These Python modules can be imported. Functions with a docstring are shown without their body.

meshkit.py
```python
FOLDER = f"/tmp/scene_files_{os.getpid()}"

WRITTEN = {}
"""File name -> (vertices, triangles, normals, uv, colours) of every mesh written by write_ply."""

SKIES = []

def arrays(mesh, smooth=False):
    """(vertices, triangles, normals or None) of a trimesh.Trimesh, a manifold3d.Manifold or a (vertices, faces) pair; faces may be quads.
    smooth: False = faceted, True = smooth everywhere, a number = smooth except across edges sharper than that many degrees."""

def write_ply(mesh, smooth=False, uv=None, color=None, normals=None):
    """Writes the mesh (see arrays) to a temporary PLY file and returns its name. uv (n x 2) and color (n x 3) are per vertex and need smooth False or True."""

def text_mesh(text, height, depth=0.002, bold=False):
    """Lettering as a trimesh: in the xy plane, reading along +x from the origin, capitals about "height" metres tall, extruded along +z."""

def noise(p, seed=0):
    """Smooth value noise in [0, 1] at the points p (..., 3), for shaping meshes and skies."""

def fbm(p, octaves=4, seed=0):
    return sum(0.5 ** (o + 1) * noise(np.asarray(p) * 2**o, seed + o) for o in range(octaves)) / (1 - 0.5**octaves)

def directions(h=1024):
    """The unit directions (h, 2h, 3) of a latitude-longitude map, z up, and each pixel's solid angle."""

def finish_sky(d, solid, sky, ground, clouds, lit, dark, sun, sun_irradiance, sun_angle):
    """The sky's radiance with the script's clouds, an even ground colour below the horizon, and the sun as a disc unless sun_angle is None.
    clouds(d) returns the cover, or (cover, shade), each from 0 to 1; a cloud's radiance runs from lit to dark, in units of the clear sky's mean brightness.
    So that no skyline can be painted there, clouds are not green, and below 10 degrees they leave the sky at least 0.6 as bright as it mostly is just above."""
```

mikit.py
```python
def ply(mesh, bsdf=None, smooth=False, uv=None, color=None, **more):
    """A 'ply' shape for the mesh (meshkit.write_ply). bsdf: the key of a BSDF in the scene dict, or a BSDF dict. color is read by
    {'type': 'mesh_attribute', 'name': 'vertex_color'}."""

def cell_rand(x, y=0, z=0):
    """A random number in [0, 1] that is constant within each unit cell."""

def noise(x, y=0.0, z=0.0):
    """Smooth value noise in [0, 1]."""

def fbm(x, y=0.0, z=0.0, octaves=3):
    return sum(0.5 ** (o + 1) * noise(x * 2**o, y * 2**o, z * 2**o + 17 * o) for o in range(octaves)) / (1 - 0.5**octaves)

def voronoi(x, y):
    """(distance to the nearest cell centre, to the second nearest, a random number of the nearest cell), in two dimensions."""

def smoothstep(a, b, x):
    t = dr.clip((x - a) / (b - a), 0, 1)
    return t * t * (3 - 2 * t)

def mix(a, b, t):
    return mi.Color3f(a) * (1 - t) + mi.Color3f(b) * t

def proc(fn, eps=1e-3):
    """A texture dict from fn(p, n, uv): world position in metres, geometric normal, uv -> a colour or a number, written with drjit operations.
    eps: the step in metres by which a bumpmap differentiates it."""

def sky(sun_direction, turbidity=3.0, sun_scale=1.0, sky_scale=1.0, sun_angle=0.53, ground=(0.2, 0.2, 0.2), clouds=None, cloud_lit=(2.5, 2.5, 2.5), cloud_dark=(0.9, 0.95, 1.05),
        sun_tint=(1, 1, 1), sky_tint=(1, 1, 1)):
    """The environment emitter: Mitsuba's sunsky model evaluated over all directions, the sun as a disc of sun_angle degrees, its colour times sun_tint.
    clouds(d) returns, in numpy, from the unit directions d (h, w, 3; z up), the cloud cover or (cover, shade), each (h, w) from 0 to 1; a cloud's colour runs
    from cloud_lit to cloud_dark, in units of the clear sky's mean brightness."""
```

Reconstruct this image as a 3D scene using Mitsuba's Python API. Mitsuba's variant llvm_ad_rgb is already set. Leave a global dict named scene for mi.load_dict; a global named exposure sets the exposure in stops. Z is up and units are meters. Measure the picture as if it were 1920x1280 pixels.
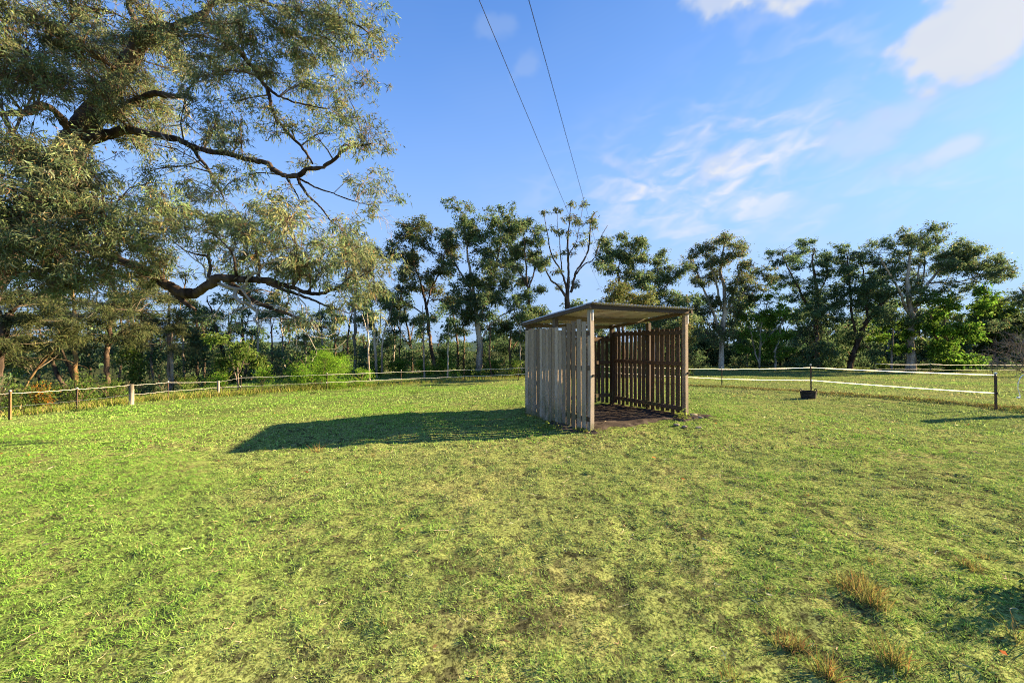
import math, random
import numpy as np, trimesh, drjit as dr, mitsuba as mi
import mikit, meshkit
from mikit import noise, fbm, cell_rand, smoothstep, mix

T = mi.ScalarTransform4f
random.seed(7)
F_PX, CX, CY, EYE = 750.0, 960.0, 645.0, 1.6      # lens of the photograph in its own pixels, eye height in metres

# ------------------------------------------------------------------ camera, light, exposure
scene, labels = {}, {}
scene['camera'] = {
    'type': 'perspective', 'fov_axis': 'x', 'fov': 2 * math.degrees(math.atan(960 / F_PX)),
    'near_clip': 0.05, 'far_clip': 9000.0,
    'to_world': T().look_at(origin=[0, 0, EYE], target=[0, 1, EYE + 5 / F_PX], up=[0, 0, 1])}

SUN = np.array([0.912, 0.205, 0.380])
exposure = 4.12


def clouds(d):
    """High thin cloud everywhere, a bright cumulus group to the front right; all from noise over directions."""
    x, y, z = d[..., 0], d[..., 1], np.maximum(d[..., 2], 0.0)
    az, el = np.degrees(np.arctan2(x, y)), np.degrees(np.arcsin(np.clip(z, 0, 1)))
    q = d / (z[..., None] + 0.12)                       # cloud deck coordinates
    wob = meshkit.fbm(q * 2.2 + 3.1, 5, 5)
    wob2 = meshkit.fbm(d * 19 + 9.0, 5, 11)
    wob3 = meshkit.fbm(d * 7 + 1.0, 4, 21)

    def puff(a, e, ra, re, tilt=0.0):
        da, de = (az - a), (el - e)
        c, s = math.cos(math.radians(tilt)), math.sin(math.radians(tilt))
        u, v = (da * c + de * s) / ra, (-da * s + de * c) / re
        return np.sqrt(u * u + v * v)

    def body(r, rough=1.0, soft=0.42):
        soft = soft * 1.1
        e = r + (wob2 - 0.5) * 1.9 * rough + (wob3 - 0.5) * 1.0 * rough
        t = np.clip((1.05 - e) / soft, 0, 1)
        return t * t * (3 - 2 * t)

    big = np.maximum(body(puff(49, 27.0, 8.0, 4.6, 20), 0.8), body(puff(55, 30, 10, 5.5, 10), 0.8))
    tail = 0.42 * body(puff(44.5, 22.5, 8, 2.6, 14), 0.9, 0.7)
    top = 0.7 * body(puff(27.5, 37.5, 4.5, 2.2, -8), 1.2, 0.7) + 0.8 * body(puff(36.5, 35.0, 7.5, 1.5, -14), 1.2, 0.8) + 0.3 * body(puff(32, 34.5, 7, 2.2, -14), 1.3, 0.9)
    bar = 0.6 * body(puff(47.5, 18.0, 5.6, 1.7, 9), 0.8, 0.75)
    wisp = 0.5 * body(puff(28.8, 25.6, 5.0, 1.5, 8), 1.2, 0.9) + 0.55 * body(puff(26.9, 21.8, 5.2, 2.5, 20), 1.2, 0.9)
    wisp = wisp + 0.45 * body(puff(14.2, 23.6, 4.6, 1.4, -10), 1.3, 0.9) + 0.2 * body(puff(-3, 38.5, 3, 1.4, 0), 1.4, 0.9) + 0.2 * body(puff(1.8, 34.8, 2, 1.2, 0), 1.4, 0.9)
    streak = meshkit.fbm(np.stack([az / 16, el / 2.6 + az / 26, az * 0 + 2.5], -1), 5, 3)
    band = np.clip((streak - 0.42) / 0.4, 0, 1) * np.exp(-((el - 12) / 8.0) ** 2) * 0.75
    band = np.maximum(band, 0.85 * np.exp(-(el / 23.0) ** 2))
    sx, sy = az / 5.5 + el / 9.0, el / 2.1 - az / 14.0
    cw = meshkit.fbm(np.stack([sx * 0.8, sy * 0.8, sx * 0 + 7.5], -1), 3, 61)
    cir = meshkit.fbm(np.stack([sx + 2.2 * cw, sy + 2.6 * cw, sx * 0 + 1.5], -1), 6, 62)
    cirrus = 0.95 * np.clip((cir - 0.36) / 0.34, 0, 1) ** 1.2 * np.exp(-(puff(25, 20.0, 17, 7.5, 8)) ** 2)
    cirrus = np.maximum(cirrus, 0.5 * np.clip((cir - 0.42) / 0.34, 0, 1) * np.exp(-(puff(42, 15.5, 15, 3.2, 0)) ** 2))
    cirrus = np.maximum(cirrus, 0.35 * np.clip((cir - 0.45) / 0.3, 0, 1) * np.exp(-(puff(38, 30.0, 14, 6, 0)) ** 2))
    veil = 0.10 * np.clip((wob - 0.45) / 0.35, 0, 1)
    far = np.clip((meshkit.fbm(q * 0.9 + 17, 5, 8) - 0.56) / 0.16, 0, 1) * (np.abs(az - 20) > 75)   # fair-weather cumulus in the rest of the sky
    cover = 1 - (1 - np.clip(big, 0, 1) * 0.97) * (1 - np.clip(tail, 0, 1)) * (1 - np.clip(top, 0, 1)) * (1 - np.clip(bar, 0, 1)) * (1 - np.clip(wisp, 0, 1)) * (1 - cirrus) * (1 - band) * (1 - veil) * (1 - 0.8 * far)
    shade = np.clip(0.30 + 0.55 * (wob3 - 0.45) - (el - 24) * 0.02, 0, 0.8)
    solid = np.clip(np.maximum.reduce([big, tail, top, bar, wisp, cirrus * 1.4, far]), 0, 1)
    thick = np.clip(np.maximum(big, top), 0, 1)
    return cover, np.clip((0.12 + 0.95 * shade * thick) * solid + 1.0 * (1 - solid), 0, 1)


scene['sky'] = mikit.sky(SUN, turbidity=1.8, sun_scale=1.0, sky_scale=0.54, clouds=clouds, cloud_lit=(1.66, 1.62, 1.58),
                         cloud_dark=(0.75, 1.02, 1.48), sun_tint=(1.0, 0.99, 0.95), sky_tint=(0.60, 0.81, 1.17))


# ------------------------------------------------------------------ helpers
def numbered(name):
    k, n = name, 0
    while k in scene or k in labels or any(s.startswith(k + '__') for s in (scene if n == 0 else ())):
        n += 1
        k = f'{name}_{n:03d}'
    return k


USED = {}


def key_for(name):
    n = USED.get(name, -1) + 1
    USED[name] = n
    return name if n == 0 else f'{name}_{n:03d}'


def thing(name, label, category, group=None, kind=None):
    k = key_for(name)
    labels[k] = {'label': label, 'category': category}
    if group:
        labels[k]['group'] = group
    if kind:
        labels[k]['kind'] = kind
    return k


def put(parent, name, mesh, bsdf, smooth=False, uv=None, color=None, label=None, kind=None):
    k = key_for(f'{parent}__{name}') if parent else name
    scene[k] = mikit.ply(mesh, bsdf, smooth=smooth, uv=uv, color=color)
    if label or kind:
        labels[k] = {}
        if label:
            labels[k]['label'] = label
        if kind:
            labels[k]['kind'] = kind
    return k


def softplus(x, k):
    return np.logaddexp(0, np.asarray(x, float) * k) / k


def ground0(x, y):
    """The lie of the land: level round the shelter, falling away behind and to the left into a valley."""
    x, y = np.asarray(x, float), np.asarray(y, float)
    u = 0.8 * y + 0.6 * softplus(-x, 1.2) - 0.1 * softplus(x, 1.2)
    w = 0.075 * softplus(u - 8.5, 1.5)
    z = -(w - softplus(w - 1.0, 9.0))
    z = z - 0.16 * softplus(-x - 19.5 + 0 * y, 0.7) * (y > -50) - 0.10 * softplus(y - 54, 0.25)
    z = np.maximum(z, -26 + 0 * z)
    z = z + 0.035 * (np.exp(-((x - 1.75) / 0.35) ** 2 - ((y - 7.2) / 0.25) ** 2) + 1.6 * np.exp(-((x - 4.1) / 0.45) ** 2 - ((y - 8.5) / 0.3) ** 2))
    return z


# low earth bank that runs under the right-hand fence
BANK = np.array([[13.6, 8.7], [12.2, 9.6], [10.6, 12.2], [9.9, 15.2], [9.3, 18.6], [8.4, 24.0]])


def bank_distance(x, y):
    x, y = np.asarray(x, float), np.asarray(y, float)
    best = np.full(np.broadcast(x, y).shape, 1e9)
    for a, b in zip(BANK[:-1], BANK[1:]):
        ab = b - a
        t = np.clip(((x - a[0]) * ab[0] + (y - a[1]) * ab[1]) / (ab @ ab), 0, 1)
        best = np.minimum(best, np.hypot(x - a[0] - t * ab[0], y - a[1] - t * ab[1]))
    return best


def ground(x, y):
    x, y = np.asarray(x, float), np.asarray(y, float)
    p = np.stack([x, y, 0 * x], -1)
    near = 1 / (1 + (np.hypot(x, y) / 45) ** 4)
    z = ground0(x, y) + near * (0.10 * (meshkit.noise(p * 0.35, 3) - 0.5) + 0.035 * (meshkit.noise(p * 1.7, 4) - 0.5) + 0.06 * (meshkit.fbm(p * 6.0, 3, 5) - 0.5))
    return z + 0.07 * np.exp(-(bank_distance(x, y) / 0.28) ** 2)


def at(px, py, Y):
    """The point at depth Y metres seen at a pixel of the photograph."""
    return np.array([(px - CX) / F_PX * Y, Y, EYE + (CY - py) / F_PX * Y])


def on_ground(px, Y):
    x = (px - CX) / F_PX * Y
    return np.array([x, Y, float(ground(x, Y))])


def cat(parts):
    """Joins (V, F, C) triples."""
    parts = [p for p in parts if len(p[0])]
    n = np.cumsum([0] + [len(p[0]) for p in parts])
    return (np.vstack([p[0] for p in parts]), np.vstack([p[1] + a for p, a in zip(parts, n)]), np.vstack([p[2] for p in parts]))


def unit(v):
    return v / np.maximum(np.linalg.norm(v, axis=-1, keepdims=True), 1e-9)


def tubes(P, R, sides, color, rng=None, rough=0.0):
    """Tapered tubes along n polylines: P (n, k, 3), R (n, k). One colour per tube (n, 3) or one for all."""
    P, R = np.asarray(P, float), np.asarray(R, float)
    n, k = P.shape[:2]
    t = np.gradient(P, axis=1)
    t = unit(t)
    ref = np.where(np.abs(t[..., 2:3]) > 0.9, [1.0, 0.05, 0], [0, 0.05, 1.0])
    u = unit(np.cross(ref, t))
    v = np.cross(t, u)
    a = np.arange(sides) * 2 * np.pi / sides
    rr = R[..., None] * np.ones(sides)
    if rough and rng is not None:
        rr = rr * (1 + rough * rng.normal(size=rr.shape))
    V = P[:, :, None] + rr[..., None] * (np.cos(a)[:, None] * u[:, :, None] + np.sin(a)[:, None] * v[:, :, None])
    i, j = np.meshgrid(np.arange(k - 1), np.arange(sides), indexing='ij')
    q = lambda ii, jj: ii * sides + jj % sides
    f = np.concatenate([np.stack([q(i, j), q(i, j + 1), q(i + 1, j + 1)], -1), np.stack([q(i, j), q(i + 1, j + 1), q(i + 1, j)], -1)]).reshape(-1, 3)
    F = (f[None] + (np.arange(n) * k * sides)[:, None, None]).reshape(-1, 3)
    C = np.broadcast_to(np.asarray(color, float).reshape(-1, 1, 3) if np.ndim(color) > 1 else np.asarray(color, float), (n, k * sides, 3)).reshape(-1, 3)
    return V.reshape(-1, 3), F, C


def spline(pts, k):
    """Catmull-Rom through the rows of pts (any columns), k samples."""
    pts = np.asarray(pts, float)
    if len(pts) == 2:
        return pts[0] + np.linspace(0, 1, k)[:, None] * (pts[1] - pts[0])
    e = np.vstack([2 * pts[0] - pts[1], pts, 2 * pts[-1] - pts[-2]])
    s = np.linspace(0, len(pts) - 1 - 1e-6, k)
    i = s.astype(int)
    t = (s - i)[:, None]
    a, b, c, d = e[i], e[i + 1], e[i + 2], e[i + 3]
    return 0.5 * (2 * b + (c - a) * t + (2 * a - 5 * b + 4 * c - d) * t ** 2 + (3 * b - a - 3 * c + d) * t ** 3)


def leaf_quads(P, D, L, W, C, rng, bend=0.15):
    """n folded diamond leaves: base P, direction D, length L, width W, colour C."""
    n = len(P)
    L, W = np.broadcast_to(L, n)[:, None], np.broadcast_to(W, n)[:, None]
    s = unit(np.cross(D, rng.normal(size=(n, 3))))
    up = np.cross(s, D)
    m = P + D * L * 0.45 + up * L * bend * rng.uniform(-1, 1, (n, 1))
    tip = P + D * L + np.array([0, 0, -1.0]) * L * 0.12
    V = np.stack([P, m + s * W / 2, m - s * W / 2, tip], 1).reshape(-1, 3)
    F = (np.array([[0, 1, 2], [1, 3, 2]])[None] + (np.arange(n) * 4)[:, None, None]).reshape(-1, 3)
    return V, F, np.repeat(C, 4, 0)


def palette(rng, n, cols, weights, jitter=0.2):
    c = np.asarray(cols, float)[rng.choice(len(cols), n, p=np.asarray(weights) / np.sum(weights))]
    return np.clip(c * np.exp(rng.normal(0, jitter, (n, 1))) * np.exp(rng.normal(0, 0.07, (n, 3))), 0.004, 0.9)


# ------------------------------------------------------------------ materials
VC = {'type': 'mesh_attribute', 'name': 'vertex_color'}
scene['leaf_material'] = {'type': 'principledthin', 'base_color': VC, 'roughness': 0.45, 'spec_trans': 0.0, 'eta': 1.35, 'diff_trans': 0.95}
scene['grass_material'] = {'type': 'principledthin', 'base_color': VC, 'roughness': 0.55, 'spec_trans': 0.0, 'eta': 1.3, 'diff_trans': 0.7}
scene['twig_material'] = {'type': 'twosided', 'b': {'type': 'diffuse', 'reflectance': VC}}


WORN = [(0.36, 3.02, 0.42), (0.62, 2.72, 0.30), (-0.42, 2.9, 0.34), (-0.95, 2.75, 0.30), (-0.22, 2.2, 0.26), (-1.3, 3.5, 0.3), (0.15, 2.35, 0.2), (1.2, 2.6, 0.28), (2.1, 2.5, 0.4), (1.6, 2.1, 0.3), (-2.2, 2.3, 0.22), (2.9, 3.9, 0.4), (4.6, 4.6, 0.5), (-0.9, 2.0, 0.2), (0.8, 4.3, 0.35)]   # grazed bare spots: x, y, radius


def worn(x, y):
    return sum(np.exp(-((x - a) ** 2 + (y - b) ** 2) / r ** 2) for a, b, r in WORN)


def ground_color(p, n, uv):
    a = fbm(p.x * 0.33, p.y * 0.33, 0.0, 3)
    b = fbm(p.x * 2.1 + 5, p.y * 2.1, 0.0, 3)
    c = fbm(p.x * 17.0, p.y * 17.0, 3.0, 3)
    g = mix((0.105, 0.155, 0.042), (0.165, 0.20, 0.065), smoothstep(0.3, 0.7, a))
    g = mix(g, (0.18, 0.18, 0.075), smoothstep(0.50, 0.72, b) * 0.6)
    g = mix(g, (0.030, 0.027, 0.02), smoothstep(0.54, 0.68, c) * 0.75)
    wn = sum(dr.exp(-(dr.square(p.x - a_) + dr.square(p.y - b_)) / r_ ** 2) for a_, b_, r_ in WORN)
    g = mix(g, (0.036, 0.038, 0.022), dr.clip(wn, 0, 1) * smoothstep(0.42, 0.62, fbm(p.x * 9.0, p.y * 9.0, 6.0, 3)) * 0.8)
    fine = fbm(p.x * 70.0, p.y * 70.0, 1.0, 2) * 0.6 + noise(p.x * 210.0, p.y * 150.0, 2.0) * 0.4
    g = g * (0.35 + 1.3 * smoothstep(0.25, 0.75, fine))
    far = smoothstep(45.0, 70.0, dr.sqrt(p.x * p.x + p.y * p.y))
    return mix(g, mix((0.03, 0.042, 0.018), (0.05, 0.06, 0.03), fbm(p.x * 0.02, p.y * 0.02, 0.0, 3)), far)


scene['ground_material'] = {'type': 'diffuse', 'reflectance': mikit.proc(ground_color)}


def dirt_color(p, n, uv):
    a = fbm(p.x * 3, p.y * 3, 1.0, 3)
    b = fbm(p.x * 26, p.y * 26, 2.0, 3)
    c = mix((0.040, 0.034, 0.031), (0.085, 0.074, 0.068), a)
    return mix(c, (0.04, 0.032, 0.028), smoothstep(0.5, 0.75, b) * 0.7)


scene['dirt_material'] = {'type': 'diffuse', 'reflectance': mikit.proc(dirt_color)}


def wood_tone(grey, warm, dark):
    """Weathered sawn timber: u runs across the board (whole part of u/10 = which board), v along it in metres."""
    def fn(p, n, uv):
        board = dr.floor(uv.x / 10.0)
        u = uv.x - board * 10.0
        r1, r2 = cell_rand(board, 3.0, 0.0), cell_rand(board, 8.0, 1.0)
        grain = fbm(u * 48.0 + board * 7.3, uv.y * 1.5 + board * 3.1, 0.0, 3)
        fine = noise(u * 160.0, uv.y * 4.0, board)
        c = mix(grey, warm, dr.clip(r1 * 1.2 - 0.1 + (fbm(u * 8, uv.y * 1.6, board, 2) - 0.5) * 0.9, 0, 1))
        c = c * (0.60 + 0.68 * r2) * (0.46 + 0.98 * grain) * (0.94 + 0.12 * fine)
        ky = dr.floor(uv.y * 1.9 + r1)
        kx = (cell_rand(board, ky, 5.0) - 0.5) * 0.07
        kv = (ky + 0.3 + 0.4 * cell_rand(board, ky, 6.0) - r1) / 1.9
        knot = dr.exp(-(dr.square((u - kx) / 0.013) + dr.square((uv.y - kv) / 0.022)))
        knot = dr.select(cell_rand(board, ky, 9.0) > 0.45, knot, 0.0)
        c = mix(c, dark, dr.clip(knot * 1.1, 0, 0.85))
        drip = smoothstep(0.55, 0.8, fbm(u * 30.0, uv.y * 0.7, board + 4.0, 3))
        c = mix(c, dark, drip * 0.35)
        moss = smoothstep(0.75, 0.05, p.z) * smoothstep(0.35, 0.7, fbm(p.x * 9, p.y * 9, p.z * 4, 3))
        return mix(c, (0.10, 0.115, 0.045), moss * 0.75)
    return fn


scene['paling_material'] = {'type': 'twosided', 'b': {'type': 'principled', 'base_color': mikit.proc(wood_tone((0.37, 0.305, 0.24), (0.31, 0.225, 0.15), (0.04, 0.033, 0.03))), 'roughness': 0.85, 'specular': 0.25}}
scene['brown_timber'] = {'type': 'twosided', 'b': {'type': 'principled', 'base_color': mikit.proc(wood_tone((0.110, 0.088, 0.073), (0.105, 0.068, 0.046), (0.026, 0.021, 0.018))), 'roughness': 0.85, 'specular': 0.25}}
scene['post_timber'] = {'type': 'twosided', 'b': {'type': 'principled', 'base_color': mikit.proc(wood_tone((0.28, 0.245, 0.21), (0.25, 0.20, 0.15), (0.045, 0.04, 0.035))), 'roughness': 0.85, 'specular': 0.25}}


def roof_color(p, n, uv):
    a = fbm(p.x * 2.2, p.y * 2.2, 0.0, 4)
    c = mix((0.52, 0.51, 0.49), (0.40, 0.375, 0.34), smoothstep(0.35, 0.65, a))
    return mix(c, (0.22, 0.12, 0.07), smoothstep(0.64, 0.82, fbm(p.x * 6, p.y * 6, 4.0, 3)) * 0.7)


scene['roof_iron'] = {'type': 'twosided', 'b': {'type': 'principled', 'base_color': mikit.proc(roof_color), 'roughness': 0.6, 'metallic': 0.1, 'specular': 0.4}}
scene['galvanised'] = {'type': 'twosided', 'b': {'type': 'principled', 'base_color': {'type': 'rgb', 'value': [0.62, 0.64, 0.66]}, 'roughness': 0.32, 'metallic': 0.8}}


def tape_color(p, n, uv):
    return mix((0.78, 0.77, 0.73), (0.50, 0.48, 0.42), smoothstep(0.5, 0.8, fbm(p.x * 5, p.y * 5, p.z * 30, 3)) * 0.6)


scene['tape_material'] = {'type': 'principledthin', 'base_color': mikit.proc(tape_color), 'roughness': 0.6, 'spec_trans': 0.0, 'eta': 1.3, 'diff_trans': 0.9}
scene['rope_material'] = {'type': 'principled', 'base_color': {'type': 'rgb', 'value': [0.85, 0.84, 0.8]}, 'roughness': 0.7}
scene['insulator_plastic'] = {'type': 'principled', 'base_color': {'type': 'rgb', 'value': [0.75, 0.75, 0.72]}, 'roughness': 0.4}


def steel_color(p, n, uv):
    return mix((0.045, 0.035, 0.03), (0.13, 0.06, 0.03), smoothstep(0.4, 0.7, fbm(p.x * 20, p.y * 20, p.z * 9, 3)))


scene['picket_steel'] = {'type': 'twosided', 'b': {'type': 'principled', 'base_color': mikit.proc(steel_color), 'roughness': 0.65, 'metallic': 0.2}}


def rubber_color(p, n, uv):
    return mix((0.018, 0.018, 0.019), (0.06, 0.055, 0.05), smoothstep(0.45, 0.8, fbm(p.x * 14, p.y * 14, p.z * 20, 3)))


scene['black_rubber'] = {'type': 'twosided', 'b': {'type': 'principled', 'base_color': mikit.proc(rubber_color), 'roughness': 0.75, 'specular': 0.15}}
scene['wire_material'] = {'type': 'diffuse', 'reflectance': {'type': 'rgb', 'value': [0.05, 0.05, 0.055]}}


def bark(light, dark, sc, contrast=1.0):
    def fn(p, n, uv):
        a = fbm(p.x * 9 * sc, p.y * 9 * sc, p.z * 1.6 * sc, 4)
        b = fbm(p.x * 1.3 * sc + 7, p.y * 1.3 * sc, p.z * 0.9 * sc, 3)
        return mix(dark, light, dr.clip(smoothstep(0.3, 0.7, a) * 0.7 + (b - 0.5) * 1.3 * contrast + 0.12, 0, 1))
    return fn


BARKS = {
    'bark_rough': bark((0.115, 0.088, 0.07), (0.026, 0.020, 0.017), 1.0),
    'bark_pale': bark((0.52, 0.46, 0.38), (0.17, 0.14, 0.12), 0.45, 1.5),
    'bark_brown': bark((0.21, 0.15, 0.11), (0.055, 0.042, 0.035), 0.6),
    'bark_golden': bark((0.36, 0.27, 0.14), (0.11, 0.065, 0.035), 0.6),
    'bark_grey': bark((0.36, 0.34, 0.30), (0.13, 0.12, 0.10), 0.8),
}
for k_, fn_ in BARKS.items():
    scene[k_] = {'type': 'twosided', 'b': {'type': 'diffuse', 'reflectance': mikit.proc(fn_)}}


def stone_color(p, n, uv):
    return mix((0.30, 0.27, 0.22), (0.16, 0.14, 0.12), fbm(p.x * 22, p.y * 22, p.z * 22, 3))


scene['stone_material'] = {'type': 'diffuse', 'reflectance': mikit.proc(stone_color)}


def ridge_color(p, n, uv):
    return mix((0.035, 0.065, 0.055), (0.06, 0.09, 0.08), fbm(p.x * 0.03, p.y * 0.03, p.z * 0.15, 4))


scene['ridge_material'] = {'type': 'diffuse', 'reflectance': mikit.proc(ridge_color)}


# ------------------------------------------------------------------ ground, floor, hills
def axis(lo_fine, hi_fine, step, lo, hi, growth=1.09):
    a = list(np.arange(lo_fine, hi_fine, step))
    s, v = step, a[-1]
    while v < hi:
        s *= growth
        v += s
        a.append(v)
    s, v = step, a[0]
    b = []
    while v > lo:
        s *= growth
        v -= s
        b.append(v)
    return np.array(b[::-1] + a)


gx, gy = axis(-5.0, 5.0, 0.065, -3500, 3500, 1.14), axis(1.4, 7.0, 0.055, -600, 5000, 1.13)
GX, GY = np.meshgrid(gx, gy)
GZ = ground(GX, GY)
nx, ny = len(gx), len(gy)
ii, jj = np.meshgrid(np.arange(nx - 1), np.arange(ny - 1))
q0 = (jj * nx + ii).ravel()
put(None, 'ground', (np.stack([GX, GY, GZ], -1).reshape(-1, 3), np.vstack([np.stack([q0, q0 + 1, q0 + nx + 1], 1), np.stack([q0, q0 + nx + 1, q0 + nx], 1)])), 'ground_material', smooth=True)
labels['ground'] = {'label': 'grazed paddock ground sloping gently away to the tree line', 'category': 'ground', 'kind': 'structure'}

# far wooded ridge across the valley
az = np.radians(np.linspace(-80, 80, 420))
hgt = 2 + 20 * meshkit.fbm(np.stack([az * 5, az * 0, az * 0], -1), 4, 31) - 7 + 5 * meshkit.fbm(np.stack([az * 90, az * 0, az * 0 + 4], -1), 3, 32)
rows = []
for f_, r_ in ((-0.0, 1500), (0.55, 1560), (0.9, 1640), (1.0, 1720), (0.9, 1900)):
    rows.append(np.stack([np.sin(az) * r_, np.cos(az) * r_, -27 + (hgt + 27) * f_], -1))
rv = np.vstack(rows)
m_ = len(az)
ri, rj = np.meshgrid(np.arange(m_ - 1), np.arange(4))
r0 = (rj * m_ + ri).ravel()
put(None, 'hills', (rv, np.vstack([np.stack([r0, r0 + 1, r0 + m_ + 1], 1), np.stack([r0, r0 + m_ + 1, r0 + m_], 1)])), 'ridge_material', smooth=True)
labels['hills'] = {'label': 'distant low wooded ridge on the horizon', 'category': 'hills', 'kind': 'structure'}

# ------------------------------------------------------------------ the horse shelter
FL = np.array([1.445, 7.37])
E1 = np.array([0.8826, 0.4701])
E2 = np.array([-0.4701, 0.8826])
WID, DEP = 2.57, 2.28


def loc(p):
    """Shelter coordinates (s along the open front, t towards the back, z) to the world."""
    p = np.asarray(p, float)
    xy = FL + p[..., 0:1] * E1 + p[..., 1:2] * E2
    return np.concatenate([xy, p[..., 2:3]], -1)


BOARD = [0]


def board(c, half, axes, rng, taper=0.0, wav=0.0, chamfer=0.004):
    """A sawn board: centre, half sizes (width, thickness, length) along axes (3 rows). Chamfered long edges, uneven ends; returns mesh, uv."""
    w, t, l = half
    BOARD[0] += 1
    n = 6
    ch = min(chamfer, t * 0.6)
    prof = np.array([[-w + ch, -t], [w - ch, -t], [w, -t + ch], [w, t - ch], [w - ch, t], [-w + ch, t], [-w, t - ch], [-w, -t + ch]])
    ends = rng.uniform(-1, 1, 2) * taper
    V, U = [], []
    bow = rng.normal(0, 1, 2) * wav
    for k in range(n):
        f = k / (n - 1) * 2 - 1
        off = bow * (1 - f * f) + rng.normal(0, 0.0008, 2)
        for a, b in prof:
            e = ends[0 if f < 0 else 1] * (a / w) if abs(f) == 1 else 0
            V.append([a + off[0], b + off[1], f * l + e])
            U.append([BOARD[0] * 10 + 5 + a + 0.3 * b, f * l + l])
    V, U = np.array(V), np.array(U)
    F = []
    for k in range(n - 1):
        for j in range(8):
            a, b = k * 8 + j, k * 8 + (j + 1) % 8
            F += [[a, b, b + 8], [a, b + 8, a + 8]]
    for k, flip in ((0, True), (n - 1, False)):
        s = len(V)
        V, U = np.vstack([V, V[k * 8:k * 8 + 8]]), np.vstack([U, U[k * 8:k * 8 + 8]])
        for j in range(1, 7):
            F.append([s, s + j + 1, s + j] if flip else [s, s + j, s + j + 1])
    A = np.asarray(axes, float)
    return (np.asarray(c, float) + V @ A, np.array(F)), U



sh = thing('horse_shelter', 'open fronted timber paling horse shelter with a sloping corrugated iron roof in the paddock', 'shelter')
rs = np.random.default_rng(11)
E1_3, E2_3, EZ = np.array([*E1, 0]), np.array([*E2, 0]), np.array([0, 0, 1.0])


def add_board(parent, name, c, half, ax, bsdf, taper=0.0, wav=0.0, label=None):
    (m, u) = board(loc(c), half, ax, rs, taper, wav)
    # u keeps the board's number in its tens and the place across it in metres
    bn = BOARD[0]
    u = u.copy()
    u[:, 0] = bn * 10 + (u[:, 0] - bn * 10 - 5) % 10
    return put(parent, name, m, bsdf, smooth=False, uv=u, label=label)


SLOPE = -0.095


def roof_z(t):
    return 2.335 + SLOPE * t


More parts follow.
